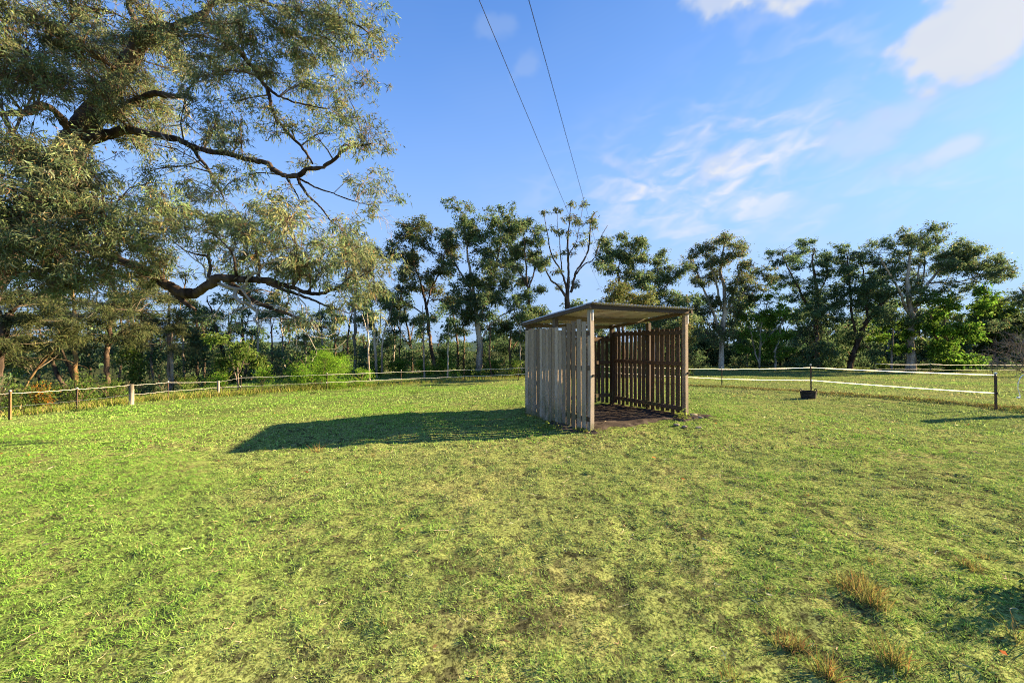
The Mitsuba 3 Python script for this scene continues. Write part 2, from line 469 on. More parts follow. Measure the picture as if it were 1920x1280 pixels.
UPR = np.stack([E1_3, E2_3, EZ])            # boards standing up, wide along the front
UPR_T = np.stack([E2_3, E1_3, EZ])          # boards standing up, wide along the side wall
# posts: front pair, middle pair, back pair
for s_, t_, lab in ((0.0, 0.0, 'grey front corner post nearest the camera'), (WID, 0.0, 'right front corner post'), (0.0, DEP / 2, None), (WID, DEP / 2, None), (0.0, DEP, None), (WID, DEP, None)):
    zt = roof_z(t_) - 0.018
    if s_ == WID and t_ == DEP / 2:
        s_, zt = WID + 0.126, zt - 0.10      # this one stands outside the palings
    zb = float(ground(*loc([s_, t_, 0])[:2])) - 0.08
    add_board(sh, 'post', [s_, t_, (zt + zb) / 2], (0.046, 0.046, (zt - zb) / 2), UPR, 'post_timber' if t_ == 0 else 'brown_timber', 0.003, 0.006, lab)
# side, right and back walls: palings on the outside, three rails inside
wl = f'{sh}__left_wall'
labels[wl] = {'label': 'left wall of weathered grey vertical palings'}
t0 = -0.005
gaps = [0.030, 0.038, 0.034, 0.024, 0.020, 0.018] + [0.012] * 20
for i in range(17):
    w = 0.112 + rs.normal(0, 0.006) + (0.006 if i < 5 else 0)
    if i == 0:
        t0 = 0.045
    top = 1.955 + rs.normal(0, 0.016) + (0.075 if i in (0, 1, 2, 3) else 0.0) - (0.04 if i == 5 else 0) - 0.03 * i / 17
    c = loc([0, t0 + w / 2, 0])
    bot = float(ground(*c[:2])) + rs.uniform(-0.03, 0.035) + 0.01
    add_board(wl, 'paling', [-0.066 + rs.normal(0, 0.002), t0 + w / 2, (top + bot) / 2], (w / 2, 0.009, (top - bot) / 2), UPR_T, 'paling_material', 0.004, 0.004)
    t0 += w + gaps[i] + rs.normal(0, 0.003)
    if t0 > DEP + 0.06:
        break
for z in (1.80, 1.16, 0.22):
    add_board(wl, 'rail', [-0.028 + 0.0, DEP / 2, z], (0.045, 0.019, DEP / 2 + 0.03), np.stack([EZ, E1_3, E2_3]), 'brown_timber', 0.002, 0.004)
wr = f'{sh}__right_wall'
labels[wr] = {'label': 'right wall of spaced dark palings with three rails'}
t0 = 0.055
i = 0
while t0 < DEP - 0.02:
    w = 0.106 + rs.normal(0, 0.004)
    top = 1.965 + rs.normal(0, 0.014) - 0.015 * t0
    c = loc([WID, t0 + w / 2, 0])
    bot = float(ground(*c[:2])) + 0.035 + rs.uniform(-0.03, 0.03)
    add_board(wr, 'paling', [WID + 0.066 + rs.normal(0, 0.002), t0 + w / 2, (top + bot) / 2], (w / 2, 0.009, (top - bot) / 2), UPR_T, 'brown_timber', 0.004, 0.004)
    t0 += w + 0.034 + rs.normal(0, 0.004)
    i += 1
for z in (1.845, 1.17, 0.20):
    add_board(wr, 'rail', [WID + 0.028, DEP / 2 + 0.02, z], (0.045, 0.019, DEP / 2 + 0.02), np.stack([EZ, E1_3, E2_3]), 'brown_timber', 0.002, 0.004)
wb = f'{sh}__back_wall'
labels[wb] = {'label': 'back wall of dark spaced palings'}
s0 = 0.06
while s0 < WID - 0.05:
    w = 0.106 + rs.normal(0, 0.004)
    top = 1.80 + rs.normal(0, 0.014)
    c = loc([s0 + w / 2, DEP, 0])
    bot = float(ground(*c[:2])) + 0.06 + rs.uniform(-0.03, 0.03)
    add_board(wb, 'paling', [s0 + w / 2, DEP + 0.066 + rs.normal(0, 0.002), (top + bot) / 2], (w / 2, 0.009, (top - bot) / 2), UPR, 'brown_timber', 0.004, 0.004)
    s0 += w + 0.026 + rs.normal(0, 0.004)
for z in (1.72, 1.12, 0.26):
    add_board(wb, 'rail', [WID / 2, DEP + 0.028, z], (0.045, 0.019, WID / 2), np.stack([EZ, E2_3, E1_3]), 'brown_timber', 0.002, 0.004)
# roof: beams along the front, middle and back; side boards; four corrugated sheets
rf = f'{sh}__roof'
labels[rf] = {'label': 'rusty corrugated iron roof sloping to the back'}
slope_ax = unit(E2_3 + SLOPE * EZ)
nrm_ax = np.cross(E1_3, slope_ax)
for t_, h_, nm in ((-0.072, 0.040, 'front_beam'), (DEP / 2 + 0.072, 0.045, 'middle_beam'), (DEP + 0.074, 0.045, 'back_beam')):
    add_board(rf, nm, [WID / 2, t_, roof_z(t_) - h_ - 0.018], (h_, 0.021, WID / 2 + (0.064 if nm == 'front_beam' else 0.06)), np.stack([EZ, E2_3, E1_3]), 'brown_timber' if nm == 'front_beam' else 'post_timber', 0.003, 0.004)
for s_, h_ in ((-0.086, 0.037), (WID + 0.082, 0.037)):
    tc = DEP / 2 - 0.005
    add_board(rf, 'side_board', [s_, tc, roof_z(tc) - h_ - 0.018], (h_, 0.019, DEP / 2 + 0.11), np.stack([nrm_ax, E1_3, slope_ax]), 'brown_timber', 0.003, 0.004)
edges = np.linspace(-0.112, WID + 0.102, 5)
for k in range(4):
    s_ = np.arange(edges[k] - (0.02 if k else 0), edges[k + 1] + 0.0095, 0.0095)
    tt = np.array([-0.165, 0.3, DEP / 2, 2.0, DEP + 0.10])
    S, TT = np.meshgrid(s_, tt)
    lift = 0.0015 * k
    Z = roof_z(TT) + 0.016 * np.cos(S / 0.076 * 2 * np.pi) + lift + 0.004 * np.sin(S * 3 + TT * 2 + k)
    top_v = loc(np.stack([S, TT, Z + 0.0006], -1).reshape(-1, 3))
    a, b = len(s_), len(tt)
    i_, j_ = np.meshgrid(np.arange(a - 1), np.arange(b - 1))
    k0 = (j_ * a + i_).ravel()
    put(rf, 'sheet', (top_v, np.vstack([np.stack([k0, k0 + 1, k0 + a + 1], 1), np.stack([k0, k0 + a + 1, k0 + a], 1)])), 'roof_iron', smooth=True)
# strap on the front corner, bolts on the posts
for s_, dx in ((0.0, 0.02), (WID, 0.03)):
    b_ = trimesh.creation.box((0.022, 0.003, 0.20))
    b_.vertices = loc(np.array(b_.vertices) + [s_ + dx, -0.0535, 2.135])
    put(sh, 'metal_strap', b_, 'galvanised')
for s_, z in ((0.018, 1.02), (WID + 0.022, 0.98)):
    c_ = trimesh.creation.cylinder(0.024, 0.035, sections=10)
    v_ = np.array(c_.vertices)[:, [0, 2, 1]]
    put(sh, 'bolt', ((loc(v_ + [s_, -0.062, z])), np.array(c_.faces)[:, ::-1]), 'black_rubber', smooth=40)

# bare trampled dirt, sheets just above the ground: the floor inside and the scuffed soil at the two front corners
def soil(key, label, s0, s1, t0, t1, margin, seed, lift=0.0):
    ns, nt = int((s1 - s0) / 0.045), int((t1 - t0) / 0.045)
    gs, gt = np.meshgrid(np.linspace(s0, s1, ns), np.linspace(t0, t1, nt))
    edge_n = meshkit.fbm(np.stack([gs * 4, gt * 4, gs * 0 + seed], -1), 4, 9)
    wxy = loc(np.stack([gs, gt, gs * 0], -1))
    d = np.minimum(np.minimum(gs - s0 + margin[0], s1 - gs + margin[1]), np.minimum(gt - t0 + margin[2], t1 - gt + margin[3]))
    dz = np.clip((d + (edge_n - 0.5) * 0.5 - 0.10) / 0.08, -1, 1) * (0.016 if lift == 0 else 0.022) + (0.012 + lift) * meshkit.fbm(np.stack([gs * 9, gt * 9, gs * 0 + seed], -1), 3, 12) - (0.0 if lift == 0 else 0.008)
    v = np.stack([wxy[..., 0], wxy[..., 1], ground(wxy[..., 0], wxy[..., 1]) + dz], -1).reshape(-1, 3)
    i_, j_ = np.meshgrid(np.arange(ns - 1), np.arange(nt - 1))
    k0 = (j_ * ns + i_).ravel()
    put(None, key, (v, np.vstack([np.stack([k0, k0 + 1, k0 + ns + 1], 1), np.stack([k0, k0 + ns + 1, k0 + ns], 1)])), 'dirt_material', smooth=True)
    labels[key] = {'label': label, 'category': 'bare soil', 'kind': 'structure'}


soil('dirt_floor', 'bare trampled dark dirt floor inside the horse shelter', 0.02, WID + 0.1, -0.12, DEP, (0.2, 0.2, 0.02, 0.2), 1.0)
soil('bare_soil', 'scuffed dark soil along the foot of the left paling wall', -0.42, -0.02, -0.25, 1.3, (0, 0.2, 0, 0), 2.0, 0.012)
soil('bare_soil_001', 'scuffed dark soil round the foot of the front right shelter post', WID - 0.6, WID + 0.42, -0.42, 0.02, (0, 0, 0, 0.2), 3.0, 0.014)


def in_shelter(x, y, pad=0.0):
    dx, dy = x - FL[0], y - FL[1]
    s, t = dx * E1[0] + dy * E1[1], dx * E2[0] + dy * E2[1]
    return (s > 0.0 - pad) & (s < WID + 0.1 + pad) & (t > -0.2 - pad) & (t < DEP + pad)


# ------------------------------------------------------------------ grass
rg = np.random.default_rng(21)


def greenness(x, y):
    p = np.stack([x, y, 0 * x], -1)
    return meshkit.fbm(p * 0.35, 3, 41) * 0.9 + meshkit.fbm(p * 1.9, 3, 42) * 0.5 - 0.2 - 0.022 * np.clip(x, -8, 10)


def blade_field(n, y0, y1, length, width, segs):
    """Grass blades between two depths, thicker on the ground in clumps; returns V, F, C."""
    y = np.sqrt(rg.uniform(y0 * y0, y1 * y1, n))
    x = rg.uniform(-1, 1, n) * (1.36 * y + 0.6)
    p = np.stack([x, y, 0 * x], -1)
    dens = 0.8 * meshkit.fbm(p * 2.6, 3, 51) + 0.7 * meshkit.fbm(p * 11, 2, 52) - 0.24 * np.minimum(worn(x, y), 1) * (meshkit.fbm(p * 6, 3, 58) > 0.44)
    keep = (dens > 0.30 + 0.38 * rg.uniform(size=n)) & ~(in_shelter(x, y) & (rg.uniform(size=n) > 0.02))
    x, y, p = x[keep], y[keep], p[keep]
    n = len(x)
    g = greenness(x, y) + rg.normal(0, 0.12, n)
    cols = np.array([[0.25, 0.275, 0.125], [0.235, 0.325, 0.11], [0.22, 0.36, 0.085], [0.175, 0.35, 0.055]])
    gi = np.clip(g * 3.6, 0, 2.999)
    lo = gi.astype(int)
    C = cols[lo] * (1 - (gi - lo)[:, None]) + cols[lo + 1] * (gi - lo)[:, None]
    straw = rg.uniform(size=n) < 0.05
    C[straw] = [0.33, 0.29, 0.14]
    C = C * np.exp(rg.normal(0, 0.28, (n, 1)))
    a = rg.uniform(0, 2 * np.pi, n)
    tilt = np.radians(np.clip(rg.normal(26, 16, n), 2, 80))
    tall = 1 + 0.9 * np.exp(-(bank_distance(x, y) / 0.3) ** 2)
    L = length * np.exp(rg.normal(0, 0.35, n)) * (0.65 + 0.9 * meshkit.noise(p * 3.1, 55)) * tall
    W = width * np.exp(rg.normal(0, 0.25, n))
    h = np.stack([np.cos(a), np.sin(a), 0 * a], -1)
    D = h * np.cos(tilt)[:, None] + EZ * np.sin(tilt)[:, None]
    sd = np.stack([-np.sin(a), np.cos(a), 0 * a], -1)
    twist = rg.normal(0, 0.5, n)[:, None]
    sd = unit(sd + twist * np.cross(sd, D))
    B = np.stack([x, y, ground(x, y) - 0.004], -1)
    Wc, Lc = W[:, None], L[:, None]
    if segs == 2:
        m = B + D * Lc * 0.55
        tip = B + D * Lc * 0.95 + h * Lc * 0.12 - EZ * Lc * 0.16
        V = np.stack([B - sd * Wc * 0.4, B + sd * Wc * 0.4, m + sd * Wc * 0.5, m - sd * Wc * 0.5, tip], 1).reshape(-1, 3)
        F = (np.array([[0, 1, 2], [0, 2, 3], [3, 2, 4]])[None] + (np.arange(n) * 5)[:, None, None]).reshape(-1, 3)
        return V, F, np.repeat(C, 5, 0)
    tip = B + D * Lc
    V = np.stack([B - sd * Wc * 0.6, B + sd * Wc * 0.6, tip], 1).reshape(-1, 3)
    return V, (np.array([[0, 1, 2]])[None] + (np.arange(n) * 3)[:, None, None]).reshape(-1, 3), np.repeat(C, 3, 0)


parts = [blade_field(230000, 1.35, 3.0, 0.0185, 0.0040, 1), blade_field(395000, 3.0, 6.0, 0.022, 0.0060, 1),
         blade_field(240000, 6.0, 12.0, 0.033, 0.013, 1), blade_field(220000, 12.0, 24.0, 0.042, 0.028, 1), blade_field(90000, 24.0, 46.0, 0.05, 0.065, 1)]
V, F, C = cat(parts)
put(None, 'grass', (V, F), 'grass_material', color=C)
labels['grass'] = {'label': 'short patchy yellow green pasture grass covering the paddock', 'category': 'grass', 'kind': 'stuff'}

# pale dry clippings and strands on the turf
n = 5200
y = np.sqrt(rg.uniform(1.4 ** 2, 9.5 ** 2, n))
x = rg.uniform(-1, 1, n) * (1.36 * y + 0.4)
keep = (rg.uniform(size=n) < 0.45 + 0.06 * x) & ~in_shelter(x, y)
x, y = x[keep], y[keep]
n = len(x)
a = rg.uniform(0, 2 * np.pi, n)
L = rg.uniform(0.025, 0.09, n) * np.where(rg.uniform(size=n) < 0.05, 2.2, 1)
s_ = np.linspace(-0.5, 0.5, 4)
cur = rg.normal(0, 1.2, n)
ang = a[:, None] + cur[:, None] * s_
P = np.stack([x[:, None] + np.cos(ang) * L[:, None] * s_, y[:, None] + np.sin(ang) * L[:, None] * s_], -1)
Z = (ground(x, y) + rg.uniform(0.012, 0.035, n))[:, None] + rg.normal(0, 0.006, (n, 4))
V, F, C = tubes(np.concatenate([P, Z[..., None]], -1), np.broadcast_to(rg.uniform(0.0009, 0.0022, n)[:, None], (n, 4)), 3, palette(rg, n, [(0.42, 0.38, 0.24), (0.50, 0.47, 0.36), (0.30, 0.25, 0.14)], (5, 2, 3), 0.15))
put(None, 'grass_clippings', (V, F), 'twig_material', color=C)
labels['grass_clippings'] = {'label': 'pale dry grass strands lying scattered on the turf', 'category': 'dry grass', 'kind': 'stuff'}

# fallen gum leaves and chips
n = 420
y = np.sqrt(rg.uniform(1.5 ** 2, 14 ** 2, n))
x = rg.uniform(-1, 1, n) * 1.34 * y
a = rg.uniform(0, 2 * np.pi, n)
D = unit(np.stack([np.cos(a), np.sin(a), rg.normal(0.1, 0.2, n)], -1))
lf = leaf_quads(np.stack([x, y, ground(x, y) + 0.025], -1), D, rg.uniform(0.03, 0.085, n), rg.uniform(0.010, 0.02, n), palette(rg, n, [(0.40, 0.13, 0.05), (0.30, 0.18, 0.10), (0.52, 0.47, 0.38), (0.09, 0.07, 0.05)], (2, 3, 3, 3)), rg)
put(None, 'leaf_litter', lf[:2], 'leaf_material', color=lf[2])
labels['leaf_litter'] = {'label': 'fallen red brown gum leaves and bark chips strewn on the grass', 'category': 'leaf litter', 'kind': 'stuff'}


def blades_at(base, n, spread, length, width, cols, weights, rng, lean=0.35, up=1.0):
    """A tuft of upright blades; returns V, F, C."""
    b = np.asarray(base) + np.concatenate([rng.normal(0, spread, (n, 2)), np.zeros((n, 1))], 1)
    b[:, 2] = ground(b[:, 0], b[:, 1]) - 0.01
    out = np.concatenate([(b[:, :2] - np.asarray(base)[:2]) / max(spread, 1e-3) * lean * 0.5 + rng.normal(0, lean, (n, 2)), np.full((n, 1), up)], 1)
    D = unit(out)
    L = length * rng.uniform(0.45, 1.1, n)[:, None]
    sd = unit(np.cross(D, rng.normal(size=(n, 3)))) * width
    bend = np.concatenate([out[:, :2] * 0.25, -0.10 * np.ones((n, 1))], 1)
    m, tip = b + D * L * 0.55, b + D * L + bend * L
    V = np.stack([b - sd * 0.5, b + sd * 0.5, m + sd * 0.45, m - sd * 0.45, tip], 1).reshape(-1, 3)
    F = (np.array([[0, 1, 2], [0, 2, 3], [3, 2, 4]])[None] + (np.arange(n) * 5)[:, None, None]).reshape(-1, 3)
    return V, F, np.repeat(palette(rng, n, cols, weights, 0.2), 5, 0)


TUFT = [(0.15, 0.18, 0.05), (0.23, 0.20, 0.07), (0.27, 0.16, 0.06), (0.16, 0.10, 0.055)]
rt = np.random.default_rng(33)
for px, py, h, n, spread, lab in (
        (1608, 1108, 0.15, 240, 0.055, 'large orange green grass tussock in the right foreground'),
        (1638, 1140, 0.14, 150, 0.035, 'orange green tussock just below and right of the large foreground tussock'),
        (1575, 1110, 0.08, 70, 0.045, 'low sparse tussock just left of the large foreground tussock'),
        (1478, 1205, 0.13, 120, 0.04, 'leaning dry tussock at the lower right with reddish base'),
        (1547, 1262, 0.17, 90, 0.022, 'tall thin tussock at the bottom edge with reddish stems'),
        (1668, 1240, 0.16, 130, 0.035, 'thin olive tussock near the bottom right casting a dark shadow'),
        (1818, 1073, 0.10, 110, 0.03, 'small round orange tussock far right in the foreground'),
        (1628, 1060, 0.06, 40, 0.02, 'tiny reddish tuft above the large foreground tussock'),
        (1845, 1048, 0.06, 40, 0.03, 'tiny green tuft behind the small round orange tussock'),
        (1440, 1108, 0.05, 30, 0.02, 'tiny red tuft left of the foreground tussocks'),
        (1365, 1265, 0.09, 60, 0.03, 'short brown tuft on the bottom edge left of the tall thin tussock'),
        (595, 840, 0.20, 40, 0.03, 'reddish dry stalks standing below the shelter shadow'),
        (701, 850, 0.14, 14, 0.015, 'single red brown stalk right of the reddish dry stalks'),
        (1906, 1205, 0.22, 34, 0.03, 'upright green blades at the right edge of the foreground'),
        (1512, 930, 0.05, 30, 0.02, 'tiny reddish tuft midway up the right side of the turf'),
        (718, 1170, 0.05, 20, 0.01, 'tiny brown sprig in the lower middle of the turf')):
    Y = EYE * F_PX / (py - CY)
    b = on_ground(px, Y)
    k = thing('grass_tussock', lab, 'tussock')
    red = 'red' in lab
    v = blades_at(b, n, spread, h * 0.9, 0.0036, TUFT, (3, 3, 3, 2) if red else (5, 4, 1, 1), rt, 0.30)
    put(k, 'blades', v[:2], 'grass_material', color=v[2])


# ------------------------------------------------------------------ trees: general builder
def crooked(pts, k, rng, amount):
    """Polyline rows (x, y, z, r) -> k rows along a spline with small kinks."""
    c = spline(pts, k)
    seg = np.linalg.norm(np.diff(np.asarray(pts)[:, :3], axis=0), axis=1).sum()
    w = np.cumsum(rng.normal(0, 1, (k, 3)), 0)
    w -= np.linspace(0, 1, k)[:, None] * w[-1]
    c[:, :3] += w * amount * seg / k
    c[:, 3] = np.maximum(c[:, 3], 0.004)
    return c


def limb_mesh(c, sides, rng, rough=0.05, base_color=(0.1, 0.1, 0.1)):
    return tubes(c[None, :, :3], c[None, :, 3], sides, base_color, rng, rough)


def grow(nodes, blobs, rng, sprays, leaves, leaf, cols, weights, twig_r=0.012, droop=0.5, flat=0.75, spray_r=0.4, jitter=0.2, wood=(0.10, 0.08, 0.06), twig_k=4, tint=0.12, up=0.0, sprays_min=4, twigs=True, bridge=0.16, twig_every=2):
    """Foliage: every blob (x, y, z, r) gets a branch from the nearest limb node, sprays along it and leaves on the sprays.
    Returns (wood V, F, C), (leaves V, F, C)."""
    nodes = np.asarray(nodes)
    P, R, LV, DV, LC = [], [], [], [], []
    for b in blobs:
        c, r = np.asarray(b[:3], float), b[3]
        low = nodes[:, 2] < c[2] + 0.3 * r
        cand = nodes[low] if low.any() else nodes
        d = np.linalg.norm(cand[:, :3] - c, axis=1) + 0.6 * np.maximum(cand[:, 2] - c[2], 0)
        o = cand[np.argmin(d)]
        mid = (o[:3] + c) / 2 + rng.normal(0, 0.10, 3) * np.linalg.norm(c - o[:3]) + [0, 0, 0.08 * np.linalg.norm(c - o[:3])]
        r0 = min(o[3] * 0.7, twig_r * (1.2 + 1.1 * r))
        br = spline(np.array([[*o[:3], r0], [*mid, r0 * 0.75], [*c, r0 * 0.45]]), twig_k)
        P.append(br[:, :3]); R.append(br[:, 3])
        n = max(sprays_min, int(sprays * r * r))
        g = unit(rng.normal(size=(n, 3))) * np.minimum(np.abs(rng.normal(0.70, 0.42, (n, 1))), 1.7)
        g[:, 2] *= flat
        e = c + g * r
        j = np.clip((rng.uniform(0.35, 1, n) * twig_k).astype(int), 0, twig_k - 1)
        st = br[j, :3]
        near = rng.uniform(size=n) < bridge
        e = np.where(near[:, None], st + g * r * 0.55, e)
        md = (st + e) / 2 + rng.normal(0, 0.12, (n, 3)) * r
        tw = np.stack([st, (st + md) / 2 + rng.normal(0, 0.03, (n, 3)) * r, md, (md + e) / 2 + rng.normal(0, 0.03, (n, 3)) * r, e], 1)
        if twigs:
            tw = tw[::twig_every]
            P += list(tw[:, np.linspace(0, 4, twig_k).round().astype(int)])
            R += [np.linspace(r0 * 0.38, 0.0035 + r0 * 0.06, twig_k)] * len(tw)
        out = unit(e - c + [0, 0, 0.15 * r])
        m = leaves
        ctr = np.repeat(e, m, 0)
        o3 = np.repeat(out, m, 0)
        q = rng.normal(0, 1, (n * m, 3)) * spray_r * [0.55, 0.55, 0.42] * np.repeat(rng.uniform(0.45, 1.5, n), m)[:, None]
        pos = ctr + q
        D = unit(o3 * 0.45 + rng.normal(0, 0.6, (n * m, 3)) + [0, 0, -droop + up])
        col = palette(rng, n * m, cols, weights, jitter)
        col = col * np.exp(rng.normal(0, tint)) * np.repeat(np.exp(rng.normal(0, tint, (n, 1))) * np.exp(rng.normal(0, tint * 0.35, (n, 3))), m, 0)
        LV.append(pos); DV.append(D); LC.append(col)
    pos, D, col = np.vstack(LV), np.vstack(DV), np.clip(np.vstack(LC), 0.004, 0.8)
    n = len(pos)
    lv = leaf_quads(pos, D, leaf[0] * np.exp(rng.normal(0, 0.25, n)), leaf[1] * np.exp(rng.normal(0, 0.2, n)), col, rng)
    return tubes(np.array(P), np.array(R), 3, wood), lv


GUM = ([(0.085, 0.142, 0.065), (0.125, 0.188, 0.082), (0.175, 0.225, 0.12), (0.185, 0.145, 0.080)], (4, 5, 3, 0.6))
GUM_RED = ([(0.090, 0.135, 0.060), (0.135, 0.180, 0.080), (0.19, 0.14, 0.078), (0.165, 0.19, 0.10)], (4, 4, 1.5, 2))
OLIVE = ([(0.115, 0.145, 0.050), (0.155, 0.175, 0.065), (0.185, 0.150, 0.070), (0.090, 0.120, 0.045)], (4, 4, 1.3, 3))
BRIGHT = ([(0.088, 0.176, 0.024), (0.121, 0.231, 0.033), (0.066, 0.132, 0.024), (0.154, 0.220, 0.055)], (4, 4, 3, 1))
LIME = ([(0.15, 0.30, 0.032), (0.21, 0.36, 0.042), (0.11, 0.23, 0.028)], (4, 4, 3))
DARK = ([(0.070, 0.125, 0.058), (0.100, 0.165, 0.075), (0.145, 0.20, 0.105)], (4, 4, 2))
PINE = ([(0.094, 0.119, 0.053), (0.138, 0.156, 0.069), (0.069, 0.088, 0.044)], (4, 3, 3))
SHRUB = ([(0.081, 0.138, 0.031), (0.112, 0.188, 0.037), (0.150, 0.213, 0.056), (0.062, 0.100, 0.027)], (4, 4, 2, 3))


def tree(name, label, category, Y, trunks, blobs, cols, barkm, seed, group=None, sprays=26.0, leaves=30, leaf=(0.205, 0.078), spray_r=0.30, thick=0.8, depth_spread=1.0, flat=0.7, droop=0.45, twig_r=0.012, wood=(0.085, 0.07, 0.06), sat=3, fill=None, **kw):
    """A tree from limbs [(px, py, width px), ...] and foliage masses (px, py, radius px) read off the photograph at the depth Y where it stands."""
    rng = np.random.default_rng(seed)
    s = Y / F_PX
    L, nodes, woods = [], [], []
    for q, tr in enumerate(trunks):
        pts = []
        off = 0.0 if q == 0 else rng.normal(0, 0.6)
        for i, t in enumerate(tr):
            dy = off * i / max(len(tr) - 1, 1)
            p = at(t[0], t[1], Y + dy)
            pts.append([*p, t[2] * s / 2 * thick])
        if q == 0:
            g = on_ground(tr[0][0], Y)
            if pts[0][2] > g[2] - 0.1:
                pts.insert(0, [g[0], g[1], g[2] - 0.15, pts[0][3] * 1.25])
            else:
                pts[0][2] = g[2] - 0.15
        k = 6 + 5 * len(pts)
        c = crooked(np.array(pts), k, rng, 0.11)
        nodes.append(c[int(k * 0.3):] if q == 0 else c)
        woods.append(tubes(c[None, :, :3], c[None, :, 3], 7, (0.1, 0.1, 0.1), rng, 0.05))
    B = []
    if fill:
        n_, x0_, x1_, y0_, y1_, r_ = fill
        blobs = list(blobs) + [(rng.uniform(x0_, x1_), rng.uniform(y0_, y1_), r_ * rng.uniform(0.6, 1.2)) for _ in range(n_)]
    for bx, by, br in blobs:
        d = rng.normal(0, 1) * depth_spread * 1.3
        p = at(bx, by, Y) + [0, d, 0]
        B.append([*p, br * s])
        for _ in range(sat):
            o = unit(rng.normal(size=3)) * [1, 1, 0.7]
            B.append([*(p + o * br * s * rng.uniform(0.8, 1.7)), br * s * rng.uniform(0.35, 0.7)])
    wood_m, lv = grow(np.vstack(nodes), B, rng, sprays, leaves, leaf, *cols, twig_r=twig_r, flat=flat, spray_r=spray_r, droop=droop, wood=wood, **kw)
    k = thing(name, label, category, group)
    V, F, C = cat(woods)
    put(k, 'trunk', (V, F), barkm, smooth=True)
    put(k, 'branches', wood_m[:2], 'twig_material', color=wood_m[2])
    put(k, 'crown', lv[:2], 'leaf_material', color=lv[2])
    return k


def rnd_blobs(rng, px, top, w, bottom, n, rmin, rmax):
    out = []
    for _ in range(n):
        f = rng.uniform(0, 1) ** 0.8
        y = top + (bottom - top) * f
        half = w * (0.35 + 0.65 * math.sin(math.pi * min(0.15 + 0.75 * f, 1)))
        out.append((px + rng.uniform(-1, 1) * half, y, rng.uniform(rmin, rmax)))
    return out


ORD = 'first second third fourth fifth sixth seventh eighth ninth tenth eleventh twelfth thirteenth fourteenth fifteenth sixteenth seventeenth eighteenth nineteenth twentieth'.split()
ORD += ['twenty ' + o for o in ORD[:9]] + ['thirtieth'] + ['thirty ' + o for o in ORD[:9]] + ['fortieth'] + ['forty ' + o for o in ORD[:9]]
#FRONT_TREES
tree('gum_tree', 'slender leaning forked gum tree with brown tinged crown left of the big pale gum', 'tree', 35,
     [[(816, 690, 9), (806, 640, 8), (797, 580, 7), (789, 540, 5), (775, 490, 4), (770, 440, 2)], [(797, 580, 5), (808, 540, 4), (826, 500, 3), (838, 455, 2)], [(806, 600, 4), (780, 580, 3), (750, 560, 2)]],
     [(775, 428, 20), (788, 448, 16), (763, 468, 18), (800, 468, 18), (828, 440, 18), (842, 468, 18), (771, 512, 17), (800, 520, 18), (826, 514, 16), (748, 556, 13), (735, 570, 11), (815, 545, 14), (752, 445, 10), (715, 485, 14), (735, 490, 14)],
     GUM_RED, 'bark_brown', 101, fill=(18, 745, 845, 425, 560, 13))
tree('gum_tree', 'big gum tree with a thick pale trunk and dense tall crown left of the shelter', 'tree', 34,
     [[(893, 695, 17), (895, 640, 14), (894, 600, 11), (889, 555, 8), (884, 510, 6), (876, 460, 4), (868, 415, 2)], [(894, 605, 9), (914, 560, 7), (930, 500, 5), (941, 445, 3), (932, 410, 2)], [(897, 650, 6), (918, 610, 4), (948, 588, 3), (978, 576, 1)], [(889, 550, 5), (860, 505, 4), (842, 470, 2)]],
     [(860, 405, 15), (880, 410, 16), (864, 433, 16), (890, 435, 15), (848, 450, 17), (928, 408, 19), (950, 428, 18), (918, 430, 16), (962, 458, 15), (905, 470, 16), (932, 468, 22), (957, 492, 19), (926, 508, 22), (950, 530, 17), (916, 540, 19), (880, 520, 16), (868, 560, 19), (895, 562, 20), (890, 592, 18), (870, 588, 14), (930, 556, 16), (848, 500, 14), (858, 545, 13), (903, 500, 14), (966, 505, 12)],
     GUM, 'bark_pale', 102, fill=(24, 848, 965, 400, 620, 15))
tree('gum_tree', 'slim sparse gum tree standing just left of the shelter roof', 'tree', 33,
     [[(993, 695, 8), (993, 600, 7), (990, 545, 5), (984, 500, 4), (984, 440, 2), (990, 408, 1.5)], [(990, 545, 4), (1004, 500, 3), (1010, 455, 2)], [(989, 540, 3), (970, 500, 2), (962, 470, 1.5)]],
     [(990, 407, 8), (968, 414, 8), (980, 424, 8), (1008, 434, 11), (1004, 455, 11), (985, 450, 9), (1000, 478, 9), (974, 445, 9), (1014, 500, 8), (988, 560, 15), (1006, 580, 16), (985, 602, 14), (1012, 605, 14), (968, 470, 7)],
     GUM, 'bark_brown', 103, fill=(15, 962, 1020, 420, 640, 9))
